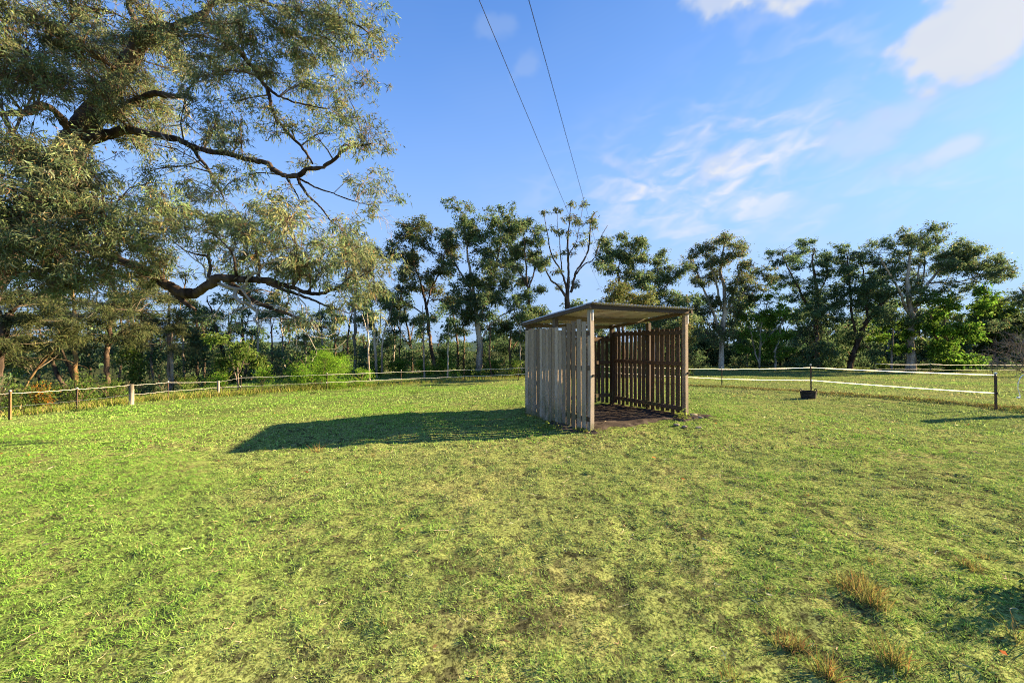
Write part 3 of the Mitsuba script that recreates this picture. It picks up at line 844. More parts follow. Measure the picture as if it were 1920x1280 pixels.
tree('gum_tree', 'tall nearly bare gum tree with upswept branches and small leaf tufts under the power lines', 'tree', 34,
     [[(1067, 695, 16), (1066, 600, 14), (1065, 560, 12), (1066, 520, 6), (1066, 470, 5), (1070, 430, 3), (1070, 388, 1.5)], [(1063, 560, 7), (1044, 534, 5), (1030, 520, 4), (1016, 489, 2), (1014, 470, 1)], [(1064, 545, 6), (1053, 506, 4), (1033, 472, 3), (1025, 427, 2), (1020, 395, 1)], [(1070, 548, 7), (1081, 512, 5), (1106, 467, 4), (1109, 416, 3), (1117, 397, 1.5)], [(1081, 514, 4), (1095, 498, 3), (1115, 486, 2.5), (1129, 444, 2), (1140, 422, 1)], [(1066, 480, 3), (1082, 450, 2), (1092, 392, 1)], [(1053, 506, 3), (1050, 460, 2), (1045, 400, 1)]],
     [(1070, 385, 8), (1050, 394, 6), (1068, 405, 8), (1075, 420, 7), (1092, 390, 6), (1116, 400, 9), (1110, 411, 7), (1035, 425, 7), (1068, 438, 8), (1085, 420, 7), (1105, 440, 9), (1097, 450, 11), (1090, 456, 8), (1048, 443, 5), (1027, 495, 8), (1042, 515, 8), (1070, 475, 9), (1080, 528, 7), (1022, 386, 4), (1053, 530, 8), (1125, 452, 6)],
     GUM_RED, 'bark_brown', 104, sprays=22, leaves=14, sprays_min=5, sat=1, spray_r=0.22)
tree('gum_tree', 'open forked gum tree with leafy tufts behind the shelter roof', 'tree', 36,
     [[(1160, 695, 9), (1160, 600, 8), (1160, 540, 6), (1157, 512, 4), (1140, 480, 2.5), (1134, 462, 1.5)], [(1160, 545, 5), (1178, 520, 4), (1184, 505, 3), (1199, 470, 2)], [(1158, 520, 3), (1164, 480, 2), (1176, 455, 1)]],
     [(1130, 464, 13), (1140, 450, 10), (1134, 490, 10), (1150, 510, 11), (1163, 465, 11), (1175, 480, 14), (1160, 450, 7), (1178, 455, 8), (1190, 500, 11), (1198, 470, 9), (1202, 452, 8), (1205, 490, 7), (1186, 515, 9)],
     GUM, 'bark_brown', 105, fill=(14, 1120, 1210, 455, 600, 11))
tree('gum_tree', 'olive brown round topped gum tree right above the shelter roof', 'tree', 31,
     [[(1172, 695, 8), (1170, 620, 6), (1168, 570, 4), (1160, 545, 2)], [(1170, 600, 4), (1190, 570, 3), (1200, 560, 2)]],
     [(1150, 545, 15), (1166, 540, 15), (1186, 555, 17), (1201, 562, 13), (1145, 565, 15), (1170, 570, 17), (1205, 575, 11), (1190, 590, 14), (1150, 585, 14)],
     OLIVE, 'bark_brown', 106)
tree('gum_tree', 'thin gum tree with slanting leafy boughs right of the shelter roof top', 'tree', 37,
     [[(1228, 695, 8), (1222, 600, 6), (1222, 560, 5), (1232, 510, 3), (1240, 478, 2)], [(1222, 570, 4), (1245, 540, 3), (1275, 508, 2)], [(1222, 560, 4), (1206, 530, 3), (1196, 515, 1)]],
     [(1240, 474, 8), (1226, 490, 13), (1235, 505, 12), (1211, 518, 13), (1198, 530, 12), (1255, 500, 10), (1266, 515, 10), (1245, 522, 12), (1280, 506, 8), (1230, 548, 15), (1260, 560, 16), (1285, 560, 14), (1245, 585, 16)],
     GUM, 'bark_grey', 107, fill=(14, 1195, 1290, 500, 640, 13))
tree('gum_tree', 'tall gum tree with several pale stems and domed brown tipped crown right of the shelter', 'tree', 40,
     [[(1350, 695, 12), (1352, 610, 10), (1355, 550, 8), (1352, 505, 6), (1360, 455, 3)], [(1352, 612, 8), (1374, 555, 6), (1390, 500, 3)], [(1350, 625, 7), (1326, 560, 5), (1308, 515, 3), (1300, 485, 2)], [(1352, 580, 6), (1340, 520, 4), (1330, 480, 2)], [(1366, 580, 4), (1400, 545, 3), (1418, 515, 2)]],
     [(1360, 448, 14), (1345, 454, 13), (1380, 464, 13), (1320, 468, 12), (1331, 490, 14), (1299, 480, 12), (1300, 500, 12), (1310, 530, 11), (1365, 480, 16), (1390, 500, 15), (1350, 520, 14), (1375, 530, 16), (1400, 520, 13), (1420, 510, 13), (1411, 540, 13), (1355, 545, 13), (1335, 560, 12), (1430, 525, 10)],
     GUM_RED, 'bark_pale', 108, fill=(18, 1290, 1425, 470, 660, 14))
tree('wattle_tree', 'bright green domed tree with several thin stems in front of the right hand tree line', 'tree', 39.5,
     [[(1424, 697, 4), (1426, 650, 4), (1430, 600, 3), (1440, 565, 2)], [(1424, 690, 4), (1410, 640, 3), (1404, 610, 2)], [(1453, 697, 5), (1456, 650, 4), (1466, 600, 2)], [(1426, 650, 3), (1450, 620, 3), (1472, 600, 2)]],
     [(1425, 556, 13), (1445, 555, 13), (1465, 575, 15), (1475, 600, 15), (1481, 622, 13), (1455, 600, 15), (1431, 590, 15), (1410, 600, 14), (1401, 625, 15), (1425, 632, 12), (1450, 642, 15), (1475, 650, 14), (1460, 668, 13), (1440, 665, 11), (1485, 660, 9), (1395, 655, 10)],
     BRIGHT, 'bark_grey', 109, leaf=(0.22, 0.10), leaves=24)
tree('gum_tree', 'dark dense gum tree with a crooked side limb behind the fence post right of centre', 'tree', 43,
     [[(1532, 695, 11), (1531, 610, 9), (1531, 540, 7), (1522, 490, 4), (1528, 465, 2)], [(1531, 600, 6), (1505, 560, 5), (1491, 532, 4), (1477, 505, 3), (1468, 475, 2)], [(1531, 560, 5), (1550, 520, 3), (1548, 480, 2)]],
     [(1459, 470, 11), (1480, 464, 11), (1470, 490, 11), (1500, 480, 13), (1490, 500, 11), (1530, 464, 13), (1545, 480, 14), (1525, 500, 13), (1551, 510, 15), (1510, 550, 15), (1540, 560, 17), (1560, 540, 15), (1520, 590, 18), (1550, 600, 18), (1530, 630, 18), (1556, 645, 16), (1514, 652, 15)],
     DARK, 'bark_brown', 110, fill=(17, 1450, 1570, 475, 680, 15))
tree('gum_tree', 'dark gum tree with a leaning black trunk left of the giant gum', 'tree', 42,
     [[(1592, 695, 12), (1601, 665, 11), (1630, 600, 9), (1662, 560, 7), (1690, 535, 4), (1720, 515, 2)], [(1608, 650, 6), (1598, 580, 5), (1592, 510, 4), (1590, 480, 2)], [(1630, 600, 5), (1622, 550, 4), (1618, 500, 2)]],
     [(1575, 464, 11), (1591, 475, 13), (1611, 480, 13), (1600, 500, 16), (1580, 520, 16), (1621, 508, 16), (1600, 540, 17), (1631, 550, 17), (1580, 570, 16), (1612, 590, 16), (1640, 530, 16), (1570, 600, 16), (1645, 590, 16), (1660, 560, 14), (1595, 625, 15), (1625, 640, 15)],
     DARK, 'bark_rough', 111, fill=(15, 1565, 1665, 475, 680, 15))
tree('gum_tree', 'giant gum tree with a pale forked trunk and wide spreading crown, tallest on the right', 'tree', 40.5,
     [[(1709, 699, 22), (1708, 660, 17), (1707, 610, 15), (1707, 575, 12), (1700, 525, 8), (1706, 480, 4), (1715, 440, 2)], [(1709, 600, 10), (1724, 562, 8), (1745, 530, 6), (1775, 500, 4), (1820, 478, 2), (1850, 488, 1)], [(1706, 590, 7), (1690, 555, 5), (1670, 515, 4), (1650, 480, 2)], [(1724, 562, 5), (1735, 510, 3), (1735, 460, 2)], [(1745, 530, 4), (1790, 530, 3), (1835, 518, 2)], [(1706, 560, 5), (1720, 525, 4), (1728, 490, 2)]],
     [(1720, 434, 14), (1740, 440, 14), (1700, 440, 13), (1680, 446, 12), (1660, 460, 9), (1645, 468, 8), (1700, 465, 14), (1730, 460, 14), (1690, 476, 15), (1665, 490, 16), (1640, 486, 13), (1700, 500, 16), (1741, 490, 12), (1775, 455, 13), (1791, 470, 14), (1770, 480, 14), (1811, 470, 14), (1831, 480, 12), (1850, 486, 10), (1856, 500, 7), (1800, 500, 14), (1825, 505, 13), (1841, 520, 11), (1760, 510, 16), (1790, 525, 16), (1815, 540, 13), (1850, 522, 7), (1720, 530, 14), (1680, 520, 14), (1811, 560, 9), (1750, 545, 14), (1700, 548, 13)],
     GUM, 'bark_pale', 112, fill=(18, 1640, 1840, 450, 600, 14))
tree('broadleaf_tree', 'bright glossy green broad leaved tree right of the giant gum trunk', 'tree', 39,
     [[(1775, 699, 8), (1775, 650, 7), (1772, 600, 5), (1775, 565, 3)], [(1775, 650, 5), (1795, 620, 4), (1805, 590, 2)], [(1774, 660, 5), (1752, 630, 4), (1745, 590, 2)]],
     [(1760, 560, 15), (1785, 556, 14), (1741, 580, 15), (1770, 590, 17), (1800, 580, 14), (1750, 620, 17), (1780, 620, 19), (1802, 640, 16), (1745, 650, 16), (1770, 662, 18), (1800, 672, 15), (1822, 678, 12), (1735, 615, 12), (1756, 684, 13)],
     BRIGHT, 'bark_brown', 113, leaf=(0.26, 0.14), leaves=22)
tree('broadleaf_tree', 'small bright green tree tucked left of the giant gum trunk', 'tree', 41.5,
     [[(1672, 698, 5), (1672, 650, 4), (1674, 615, 2)]], [(1670, 608, 12), (1684, 625, 12), (1664, 636, 12), (1680, 650, 11), (1690, 605, 8)], BRIGHT, 'bark_grey', 114, leaf=(0.22, 0.12))
tree('gum_tree', 'rounded dark green tree behind the leafless shrub at the right', 'tree', 52,
     [[(1862, 690, 8), (1862, 640, 6), (1860, 590, 3)], [(1862, 640, 5), (1890, 600, 3)], [(1862, 645, 5), (1838, 605, 3)]],
     [(1850, 590, 22), (1880, 582, 22), (1830, 600, 18), (1902, 600, 22), (1870, 615, 22), (1840, 572, 12), (1860, 565, 10), (1890, 572, 12), (1840, 635, 20), (1880, 645, 20), (1815, 625, 14)],
     SHRUB, 'bark_brown', 115, leaf=(0.26, 0.11))
tree('gum_tree', 'tree cut off by the right edge with a clumpy dark crown', 'tree', 46,
     [[(1926, 690, 9), (1926, 600, 7), (1920, 560, 4), (1912, 540, 2)], [(1926, 600, 5), (1950, 560, 3)]],
     [(1912, 540, 11), (1900, 555, 11), (1920, 565, 12), (1932, 550, 14), (1950, 560, 18), (1935, 585, 16), (1925, 605, 14), (1960, 600, 20)],
     GUM, 'bark_brown', 116)
#LEFT_TREES
for args in (
    ('casuarina_tree', 'casuarina with a straight golden lit trunk behind the left fence', 23, [[(148, 728, 9), (145, 680, 8.5), (141, 620, 8), (138, 570, 7), (132, 500, 5), (126, 430, 3)], [(140, 610, 3), (124, 590, 2), (120, 570, 1.5)], [(139, 600, 3), (165, 590, 2), (200, 600, 1)]],
     [(70, 592, 22), (108, 600, 20), (165, 568, 20), (100, 560, 20), (182, 600, 17), (130, 540, 22), (90, 520, 24), (160, 500, 24), (120, 470, 24), (180, 545, 16), (60, 560, 18), (150, 610, 14)], PINE, 'bark_golden', 201),
    ('casuarina_tree', 'casuarina with a rough grey brown trunk second from the left behind the fence', 24, [[(200, 726, 10), (201, 680, 10), (204, 620, 9), (210, 570, 8), (206, 500, 6), (200, 430, 4)], [(208, 590, 4), (232, 578, 3), (262, 584, 2)], [(203, 650, 4), (225, 625, 3), (252, 610, 2)]],
     [(240, 568, 19), (262, 588, 19), (230, 622, 18), (272, 556, 17), (182, 520, 18), (252, 636, 15), (236, 530, 18), (210, 470, 22), (255, 510, 18), (190, 640, 12), (280, 612, 14)], PINE, 'bark_brown', 202),
    ('casuarina_tree', 'twin stemmed casuarina with an umbrella like flat top left of the dark gum', 28, [[(318, 720, 8), (316, 670, 8), (314, 620, 6), (318, 560, 4), (316, 520, 2)], [(325, 720, 7), (322, 660, 6), (322, 620, 4)], [(316, 640, 3), (345, 630, 2), (365, 640, 1)]],
     [(310, 618, 17), (332, 628, 16), (288, 640, 15), (342, 594, 15), (300, 588, 14), (278, 604, 15), (352, 640, 13), (330, 560, 13), (300, 555, 13), (360, 618, 12), (375, 655, 10)], PINE, 'bark_pale', 203),
    ('casuarina_tree', 'dark casuarina trunk at the left edge leaning into the picture', 19, [[(-14, 740, 26), (-4, 680, 22), (4, 620, 18), (22, 575, 13), (60, 556, 8), (100, 540, 4)], [(8, 610, 8), (-10, 560, 5), (-20, 520, 3)]],
     [(20, 560, 24), (44, 600, 20), (22, 640, 15), (64, 556, 20), (-10, 560, 30), (50, 630, 14), (86, 575, 15), (20, 602, 14), (-30, 620, 30)], PINE, 'bark_rough', 204),
    ('burnt_tree', 'two leaning dark blackened stems between the golden and brown trunks', 25, [[(124, 735, 9), (113, 712, 8), (104, 692, 8), (98, 672, 6), (102, 650, 4)], [(140, 712, 8), (130, 690, 8), (119, 670, 6), (112, 650, 3)]],
     [(95, 640, 14), (118, 632, 13), (80, 655, 12), (132, 650, 10)], PINE, 'bark_rough', 205),
    ('casuarina_tree', 'slanting pale limbed small tree at far left rising to the right', 21, [[(40, 745, 5), (55, 712, 5), (78, 680, 5), (103, 655, 4), (118, 640, 3), (134, 622, 1.5)], [(88, 668, 3), (130, 678, 2), (165, 690, 1)]],
     [(120, 628, 14), (60, 660, 14), (38, 680, 14), (140, 610, 12), (90, 650, 12), (20, 665, 14)], PINE, 'bark_golden', 206),
    ('gum_tree', 'dark crooked gum tree seen under the low bough of the big tree', 30, [[(418, 705, 9), (418, 660, 8), (414, 635, 6), (403, 605, 5), (394, 575, 3), (388, 555, 2)], [(416, 650, 5), (430, 620, 4), (436, 585, 2)]],
     [(398, 588, 14), (430, 600, 14), (442, 618, 12), (388, 618, 12), (412, 640, 12), (440, 582, 12), (380, 590, 11), (408, 560, 12), (440, 650, 11), (388, 650, 10)], DARK, 'bark_rough', 207),
    ('gum_tree', 'slim dark stem standing against the sky right of the crooked gum', 32, [[(457, 700, 6), (456, 640, 6), (453, 600, 5), (458, 560, 4), (455, 500, 2)], [(456, 625, 3), (464, 600, 2), (462, 560, 1)]],
     [(455, 560, 12), (470, 540, 12), (440, 540, 12), (455, 510, 14), (452, 615, 8)], DARK, 'bark_brown', 208),
    ('gum_tree', 'straight slender grey trunk behind the drooping foliage left of centre', 32, [[(665, 700, 7), (664, 640, 7), (663, 580, 6), (662, 500, 4), (660, 440, 2)], [(663, 590, 3), (690, 575, 2), (715, 560, 1)]],
     [(650, 500, 18), (675, 470, 18), (690, 540, 12), (640, 540, 12), (715, 560, 8), (665, 440, 16), (640, 600, 10), (690, 610, 10)], GUM, 'bark_grey', 209),
    ('gum_tree', 'multi stemmed spindly gum in front of the gap left of the leaning gum', 31, [[(706, 700, 6), (703, 650, 6), (700, 610, 5), (696, 575, 3), (690, 545, 2)], [(716, 700, 5), (716, 650, 4), (722, 610, 3), (735, 575, 2)], [(704, 650, 4), (712, 610, 3), (712, 570, 2)]],
     [(700, 560, 12), (722, 570, 11), (738, 560, 10), (690, 590, 10), (712, 540, 12), (730, 600, 9), (692, 625, 10), (728, 640, 10)], GUM, 'bark_pale', 210),
    ('gum_tree', 'small twiggy gum with thin dark stems in the sky gap left of the leaning gum', 36, [[(770, 700, 5), (768, 650, 5), (762, 610, 4), (757, 570, 2)], [(768, 650, 3), (750, 620, 2), (742, 590, 1)], [(768, 640, 3), (778, 600, 2)]],
     [(745, 590, 10), (760, 600, 10), (750, 622, 10), (776, 640, 11), (742, 640, 12), (757, 565, 9), (780, 605, 9), (762, 660, 12)], DARK, 'bark_brown', 211),
    ('gum_tree', 'pair of thin dark stems just left of the big pale gum trunk', 39, [[(858, 700, 6), (856, 650, 5), (852, 610, 4), (848, 580, 2)], [(870, 700, 5), (870, 640, 4), (866, 600, 2)]],
     [(850, 600, 12), (845, 632, 11), (866, 620, 11), (838, 655, 10), (870, 650, 10), (846, 575, 10)], DARK, 'bark_brown', 212),
    ('gum_tree', 'bushy dark tree between the big pale gum and the shelter', 37, [[(958, 700, 7), (956, 650, 6), (958, 610, 3)], [(957, 660, 4), (975, 630, 3)]],
     [(940, 622, 17), (962, 600, 15), (976, 622, 14), (960, 645, 17), (980, 652, 14), (945, 655, 14), (930, 645, 12)], DARK, 'bark_brown', 213),
    ('casuarina_tree', 'wispy casuarina between the brown trunk and the umbrella topped casuarina', 29, [[(263, 715, 6), (263, 660, 6), (260, 600, 5), (262, 550, 3), (264, 520, 2)], [(262, 620, 2), (285, 600, 1.5)]],
     [(262, 560, 15), (282, 578, 14), (245, 585, 14), (270, 610, 14), (250, 630, 12), (290, 548, 13), (262, 530, 13)], PINE, 'bark_brown', 215),
    ('gum_tree', 'leafy dark gum right of the umbrella topped casuarina', 34, [[(368, 705, 6), (368, 650, 6), (366, 610, 5), (362, 570, 3)], [(367, 630, 3), (380, 600, 2)]],
     [(362, 570, 13), (378, 590, 13), (352, 600, 12), (370, 620, 13), (350, 630, 11), (384, 640, 11)], GUM, 'bark_brown', 216),
    ('gum_tree', 'spindly gum behind the bright green mound shrub', 36, [[(572, 700, 5), (571, 650, 5), (568, 610, 4), (566, 570, 2)], [(570, 640, 3), (585, 605, 2)]],
     [(566, 590, 11), (582, 605, 11), (556, 612, 11), (575, 628, 11), (590, 632, 10), (560, 640, 10)], GUM, 'bark_grey', 217),
    ('gum_tree', 'slight gum with two stems right of the bright green mound shrub', 37, [[(628, 700, 5), (627, 650, 4), (622, 600, 3), (620, 570, 2)], [(627, 650, 3), (638, 610, 2)]],
     [(620, 585, 11), (638, 600, 11), (612, 610, 11), (630, 625, 11), (645, 640, 10)], DARK, 'bark_brown', 218),
    ('sapling', 'spindly sapling with pale stems beside the bright green mound shrub', 22.5, [[(446, 722, 4), (446, 690, 3), (448, 660, 2), (452, 635, 1.5)], [(445, 715, 3), (436, 680, 2), (430, 650, 1)], [(447, 700, 3), (460, 670, 2), (468, 648, 1)]],
     [(450, 640, 15), (432, 656, 14), (466, 656, 14), (448, 670, 13), (425, 680, 9), (470, 680, 9)], SHRUB, 'bark_pale', 214)):
    nm, lab, Y, tr, bl, co, bk, sd = args
    if nm == 'casuarina_tree' or nm == 'burnt_tree':
        tree(nm, lab, 'tree', Y, tr, bl, co, bk, sd, leaf=(0.22, 0.03), leaves=60, sprays=28, spray_r=0.28, flat=0.42, droop=0.25, wood=(0.16, 0.13, 0.10), depth_spread=0.8)
    else:
        tree(nm, lab, 'tree', Y, tr, bl, co, bk, sd, leaf=(0.20, 0.07), leaves=24, sprays=24, spray_r=0.27, depth_spread=0.7)
#SLENDER
rsl = np.random.default_rng(63)
SL = [240, 285, 338, 386, 432, 478, 506, 536, 600, 648, 690, 735, 752, 786, 842, 915, 975]
for i, px in enumerate(SL):
    Y = rsl.uniform(28, 38)
    px = px + rsl.normal(0, 4)
    top = rsl.uniform(545, 590)
    ln = rsl.normal(0, 9)
    w = rsl.uniform(3.5, 5.5)
    tree('slender_tree', f'slender young gum stem behind the back fence, {ORD[i]} from the left', 'tree', Y, [[(px, 700, w), (px + ln * 0.3, 660, w * 0.9), (px + ln * 0.5, 620, w * 0.7), (px + ln, top, 1.5)], [(px + ln * 0.5, 625, 2.2), (px + ln * 0.5 + rsl.choice([-1, 1]) * 14, top + 22, 1)]],
         [(px + ln + rsl.normal(0, 9), top + rsl.uniform(-4, 45), rsl.uniform(6, 10)) for _ in range(6)], GUM if i % 2 else DARK, 'bark_pale' if i % 3 else 'bark_brown', 600 + i, group='slender young gum stems behind the back fence', leaves=22, sat=1)
#BACK_ROWS
rb = np.random.default_rng(55)
RIGHT_BACK = 'far trees filling the gaps of the right tree line'
for i, px in enumerate(np.linspace(1235, 1985, 27)):
    px = px + rb.uniform(-12, 12)
    Y = rb.uniform(48, 62)
    top = rb.uniform(540, 610) if px > 1300 else rb.uniform(590, 620)
    w = rb.uniform(20, 30)
    tree('background_tree', f'dark tree of the far row behind the right tree line, {ORD[i]} from the left', 'tree', Y, [[(px, 690, 6), (px + rb.normal(0, 3), 640, 5), (px + rb.normal(0, 5), (top + 640) / 2, 4), (px, top + 10, 2)], [(px, 650, 4), (px + w * 0.6, 610, 2)], [(px, 640, 4), (px - w * 0.6, 600, 2)]],
         rnd_blobs(rb, px, top, w, 690, 15, 12, 18), DARK if rb.uniform() < 0.6 else GUM, 'bark_grey' if rb.uniform() < 0.4 else 'bark_brown', 300 + i, group=RIGHT_BACK, leaf=(0.40, 0.18), leaves=11, sprays=17, spray_r=0.42, twig_k=3, sat=0, twigs=False)
LEFT_BACK = 'far trees behind the back fence'
for i, px in enumerate([-30, 20, 70, 110, 170, 225, 265, 300, 345, 380, 405, 470, 545, 575, 610, 640, 680, 725, 790, 830, 920, 950, 1015, 1045, 1090, 1130, 1190, 1215]):
    Y = rb.uniform(42, 56)
    top = rb.uniform(555, 600) if px < 330 else rb.uniform(585, 615) if px < 475 else rb.uniform(628, 645) if px < 530 else rb.uniform(605, 635) if px < 700 else rb.uniform(595, 635)
    if 1000 < px < 1260:
        top = rb.uniform(560, 600)
    w = rb.uniform(18, 28)
    tree('background_tree', f'dark tree of the far row behind the back fence, {ORD[i]} from the left', 'tree', Y, [[(px, 690, 5), (px + rb.normal(0, 3), 650, 4), (px, top + 10, 2)], [(px, 660, 3), (px + w * 0.6, 635, 2)]],
         rnd_blobs(rb, px, top, w, 700, 11, 12, 17), DARK if rb.uniform() < 0.5 else GUM, 'bark_brown', 340 + i, group=LEFT_BACK, leaf=(0.38, 0.17), leaves=11, sprays=17, spray_r=0.42, twig_k=3, sat=0, twigs=False)


# ------------------------------------------------------------------ shrubs
def shrub(label, px, Y, top, w, cols, seed, n=9, leaf=(0.10, 0.045), leaves=26, sprays=26, group=None, name='shrub', spray_r=0.2, up=0.5, stems=5, bottom=None, wood=(0.14, 0.11, 0.07), category='shrub', jitter=0.22, twigs=True):
    """A leafy mound standing on the ground at (px, Y), its top at image height top, w pixels to either side."""
    rng = np.random.default_rng(seed)
    s = Y / F_PX
    g = on_ground(px, Y)
    H = at(px, top, Y)[2] - g[2]
    R = w * s
    nodes, P, Rr = [], [], []
    for _ in range(stems):
        a = rng.uniform(0, 2 * np.pi)
        tip = g + [math.cos(a) * R * 0.6, math.sin(a) * R * 0.5, H * rng.uniform(0.5, 0.8)]
        c = spline(np.array([[*(g + [0, 0, -0.05]), 0.02], [*((g + tip) / 2 + rng.normal(0, 0.08, 3)), 0.014], [*tip, 0.007]]), 7)
        nodes.append(c); P.append(c[:, :3]); Rr.append(c[:, 3])
    B = []
    for _ in range(n):
        f = rng.uniform(0.0, 1)
        rr = math.sqrt(max(1 - f ** 2.2, 0.05)) * R * rng.uniform(0.1, 0.85)
        a = rng.uniform(0, 2 * np.pi)
        br = max(0.22 * min(H, 2 * R), 0.16) * rng.uniform(0.9, 1.4)
        B.append([g[0] + math.cos(a) * rr, g[1] + math.sin(a) * rr * 0.8, g[2] + max(0.1, f * (H - br * 0.7)), br])
    wm, lv = grow(np.vstack(nodes), B, rng, sprays, leaves, leaf, *cols, twig_r=0.006, flat=0.9, spray_r=spray_r, droop=0.1, up=up, wood=wood, sprays_min=6, jitter=jitter, twigs=twigs)
    k = thing(name, label, category, group)
    st = tubes(np.array(P), np.array(Rr), 5, wood)
    V, F, C = cat([st, wm])
    put(k, 'stems', (V, F), 'twig_material', color=C)
    put(k, 'foliage', lv[:2], 'leaf_material', color=lv[2])
    return k


#SHRUBS
shrub('large bright lime green mound shrub beyond the back fence left of centre', 600, 23.5, 654, 92, LIME, 401, n=50, leaf=(0.08, 0.025), leaves=34, sprays=40, spray_r=0.2, up=0.9, stems=14)
shrub('lower lime green shrub adjoining the right side of the bright mound', 672, 25, 684, 40, LIME, 402, n=12, leaf=(0.08, 0.025), leaves=30, sprays=36, up=0.9, stems=7)
shrub('low light green shrub left of the sapling behind the fence', 415, 23.5, 690, 44, LIME, 403, n=12, leaf=(0.09, 0.03), leaves=26, sprays=30, up=0.7, stems=7)
shrub('low pale green shrub between the sapling and the bright mound', 492, 24.5, 684, 34, LIME, 404, n=10, leaf=(0.09, 0.035), up=0.6)
shrub('leafy green shrub at the far left behind the fence', 35, 16.0, 708, 62, SHRUB, 405, n=18, leaf=(0.09, 0.035), sprays=34, up=0.4, stems=8)
shrub('shrub with a patch of orange leaves behind the left fence', 82, 16.4, 716, 15, ([(0.42, 0.17, 0.03), (0.36, 0.22, 0.04), (0.16, 0.16, 0.04)], (4, 2, 4)), 406, n=7, leaf=(0.08, 0.03), up=0.3)
shrub('green shrub with arching shoots at the foot of the golden trunk', 150, 18.0, 700, 50, SHRUB, 407, n=18, leaf=(0.09, 0.035), sprays=34, up=0.6, stems=8)
shrub('bushy green shrub just left of the round timber post', 212, 19.5, 705, 42, SHRUB, 408, n=15, leaf=(0.09, 0.035), sprays=30, up=0.5, stems=7)
shrub('low shaded shrub right of the round timber post', 285, 23, 712, 44, GUM, 409, n=12, leaf=(0.10, 0.04))
shrub('small dark shrub under the twin stemmed casuarina', 350, 25, 706, 36, SHRUB, 410, n=10, leaf=(0.10, 0.04))
shrub('tall shaded shrub between the fence and the left edge trees', -30, 17, 690, 60, GUM, 411, n=14, leaf=(0.10, 0.04))
hedge = [(705, 672, 30), (748, 668, 34), (792, 676, 30), (835, 670, 34), (880, 684, 30), (925, 674, 36), (968, 670, 30), (1010, 668, 34), (1060, 672, 36), (1110, 668, 36), (1165, 664, 36), (1220, 668, 34), (1265, 668, 32)]
for i, (px, top, w) in enumerate(hedge):
    shrub(f'leafy green bush in the row along the back fence, {ORD[i]} from the left', px, 31.5 + (i % 3) * 0.9, top, w, LIME if i in (0, 2) else BRIGHT if i % 2 else SHRUB, 420 + i, n=12, leaf=(0.14, 0.06), leaves=22, sprays=13, spray_r=0.26, group='bushes in the row along the back fence', stems=6)
for i, (px, top, w, lab) in enumerate(((1288, 590, 14, 'tall yellow green bush peeking out right of the front right shelter post'), (1310, 655, 24, 'dark low bush at the start of the right tree line'), (1385, 662, 24, 'shaded bush left of the bright domed tree'),
                                       (1500, 655, 20, 'pale green bush right of the bright domed tree'), (1565, 664, 24, 'dark bush under the dark gum trees'), (1618, 660, 24, 'grey green bush at the foot of the leaning trunk'),
                                       (1655, 668, 22, 'light green low bush left of the giant gum trunk'), (1690, 676, 14, 'small bush just left of the giant trunk base'), (1735, 682, 18, 'yellow green low bush at the right of the giant trunk base'),
                                       (1830, 676, 22, 'rounded green bush right of the broad leaved tree'), (1885, 672, 26, 'dark bush beneath the leafless shrub'))):
    shrub(lab, px, 33 if i == 0 else 43, top, w, OLIVE if i == 0 else (SHRUB if i in (3, 6, 8, 9) else DARK), 440 + i, n=22 if i == 0 else 9, leaf=(0.17, 0.075), leaves=16, sprays=11, spray_r=0.30)

UNDER = sorted([(-40, 28), (-5, 25), (30, 30), (75, 27), (115, 31), (160, 28), (205, 32), (245, 27), (285, 31), (325, 33), (365, 29), (400, 34), (435, 29), (480, 33), (520, 30), (555, 35), (600, 32), (640, 36), (680, 31), (715, 36), (755, 35), (795, 38), (830, 35), (865, 40), (905, 37), (945, 40), (985, 37), (1030, 40), (1075, 38), (1120, 41), (1170, 39), (1215, 41), (1255, 38)])
for i, (px, Y) in enumerate(UNDER):
    top = 622 + 20 * ((i * 7) % 5) / 4 if px < 420 else 640 + 14 * ((i * 7) % 5) / 4
    shrub(f'dark understorey bush behind the back fence, {ORD[i]} from the left', px, Y, top, 27, (DARK, GUM, SHRUB, DARK, GUM)[i % 5], 470 + i, n=14, leaf=(0.22, 0.10), leaves=13, sprays=11, spray_r=0.36, group='understorey bushes behind the back fence', stems=4, twigs=False)

# leafless grey shrub at the right
rbs = np.random.default_rng(71)
kb = thing('bare_shrub', 'leafless grey spreading shrub at the right edge of the tree line', 'shrub')
Y = 30.0
base = on_ground(1938, Y)
P, R = [], []


def ramify(p, d, L, r, lev):
    n = 5
    pts = [p]
    dd = d
    for _ in range(n - 1):
        dd = unit(dd + rbs.normal(0, 0.16, 3))
        pts.append(pts[-1] + dd * L / (n - 1))
    P.append(np.array(pts)); R.append(np.linspace(r, r * 0.55, n))
    if lev == 0:
        return
    for _ in range(rbs.integers(3, 5)):
        q = pts[rbs.integers(2, n)]
        nd = unit(dd * 0.7 + rbs.normal(0, 0.55, 3) + [0, 0, 0.12])
        ramify(q, nd, L * rbs.uniform(0.55, 0.8), max(r * 0.55, 0.006), lev - 1)


for d_ in ((-1, -0.2, 0.25), (-0.8, 0.3, 0.5), (-0.5, -0.5, 0.75), (-0.2, 0.2, 1), (0.3, -0.3, 0.9), (0.8, 0.2, 0.5), (-1, 0.1, 0.45)):
    ramify(base + [0, 0, 0.1], unit(np.array(d_, float)), 1.75, 0.05, 4)
V, F, C = tubes(np.array(P), np.array(R), 3, (0.23, 0.20, 0.175))
put(kb, 'branches', (V, F), 'twig_material', color=C)

# ------------------------------------------------------------------ the big gum tree on the left
#BIG_TREE
rl = np.random.default_rng(81)
big = thing('big_gum_tree', 'large spreading old gum tree filling the left side with drooping narrow leaves', 'tree')


def px_line(rows):
    return np.array([[*at(a, b, Y), r] for a, b, Y, r in rows])


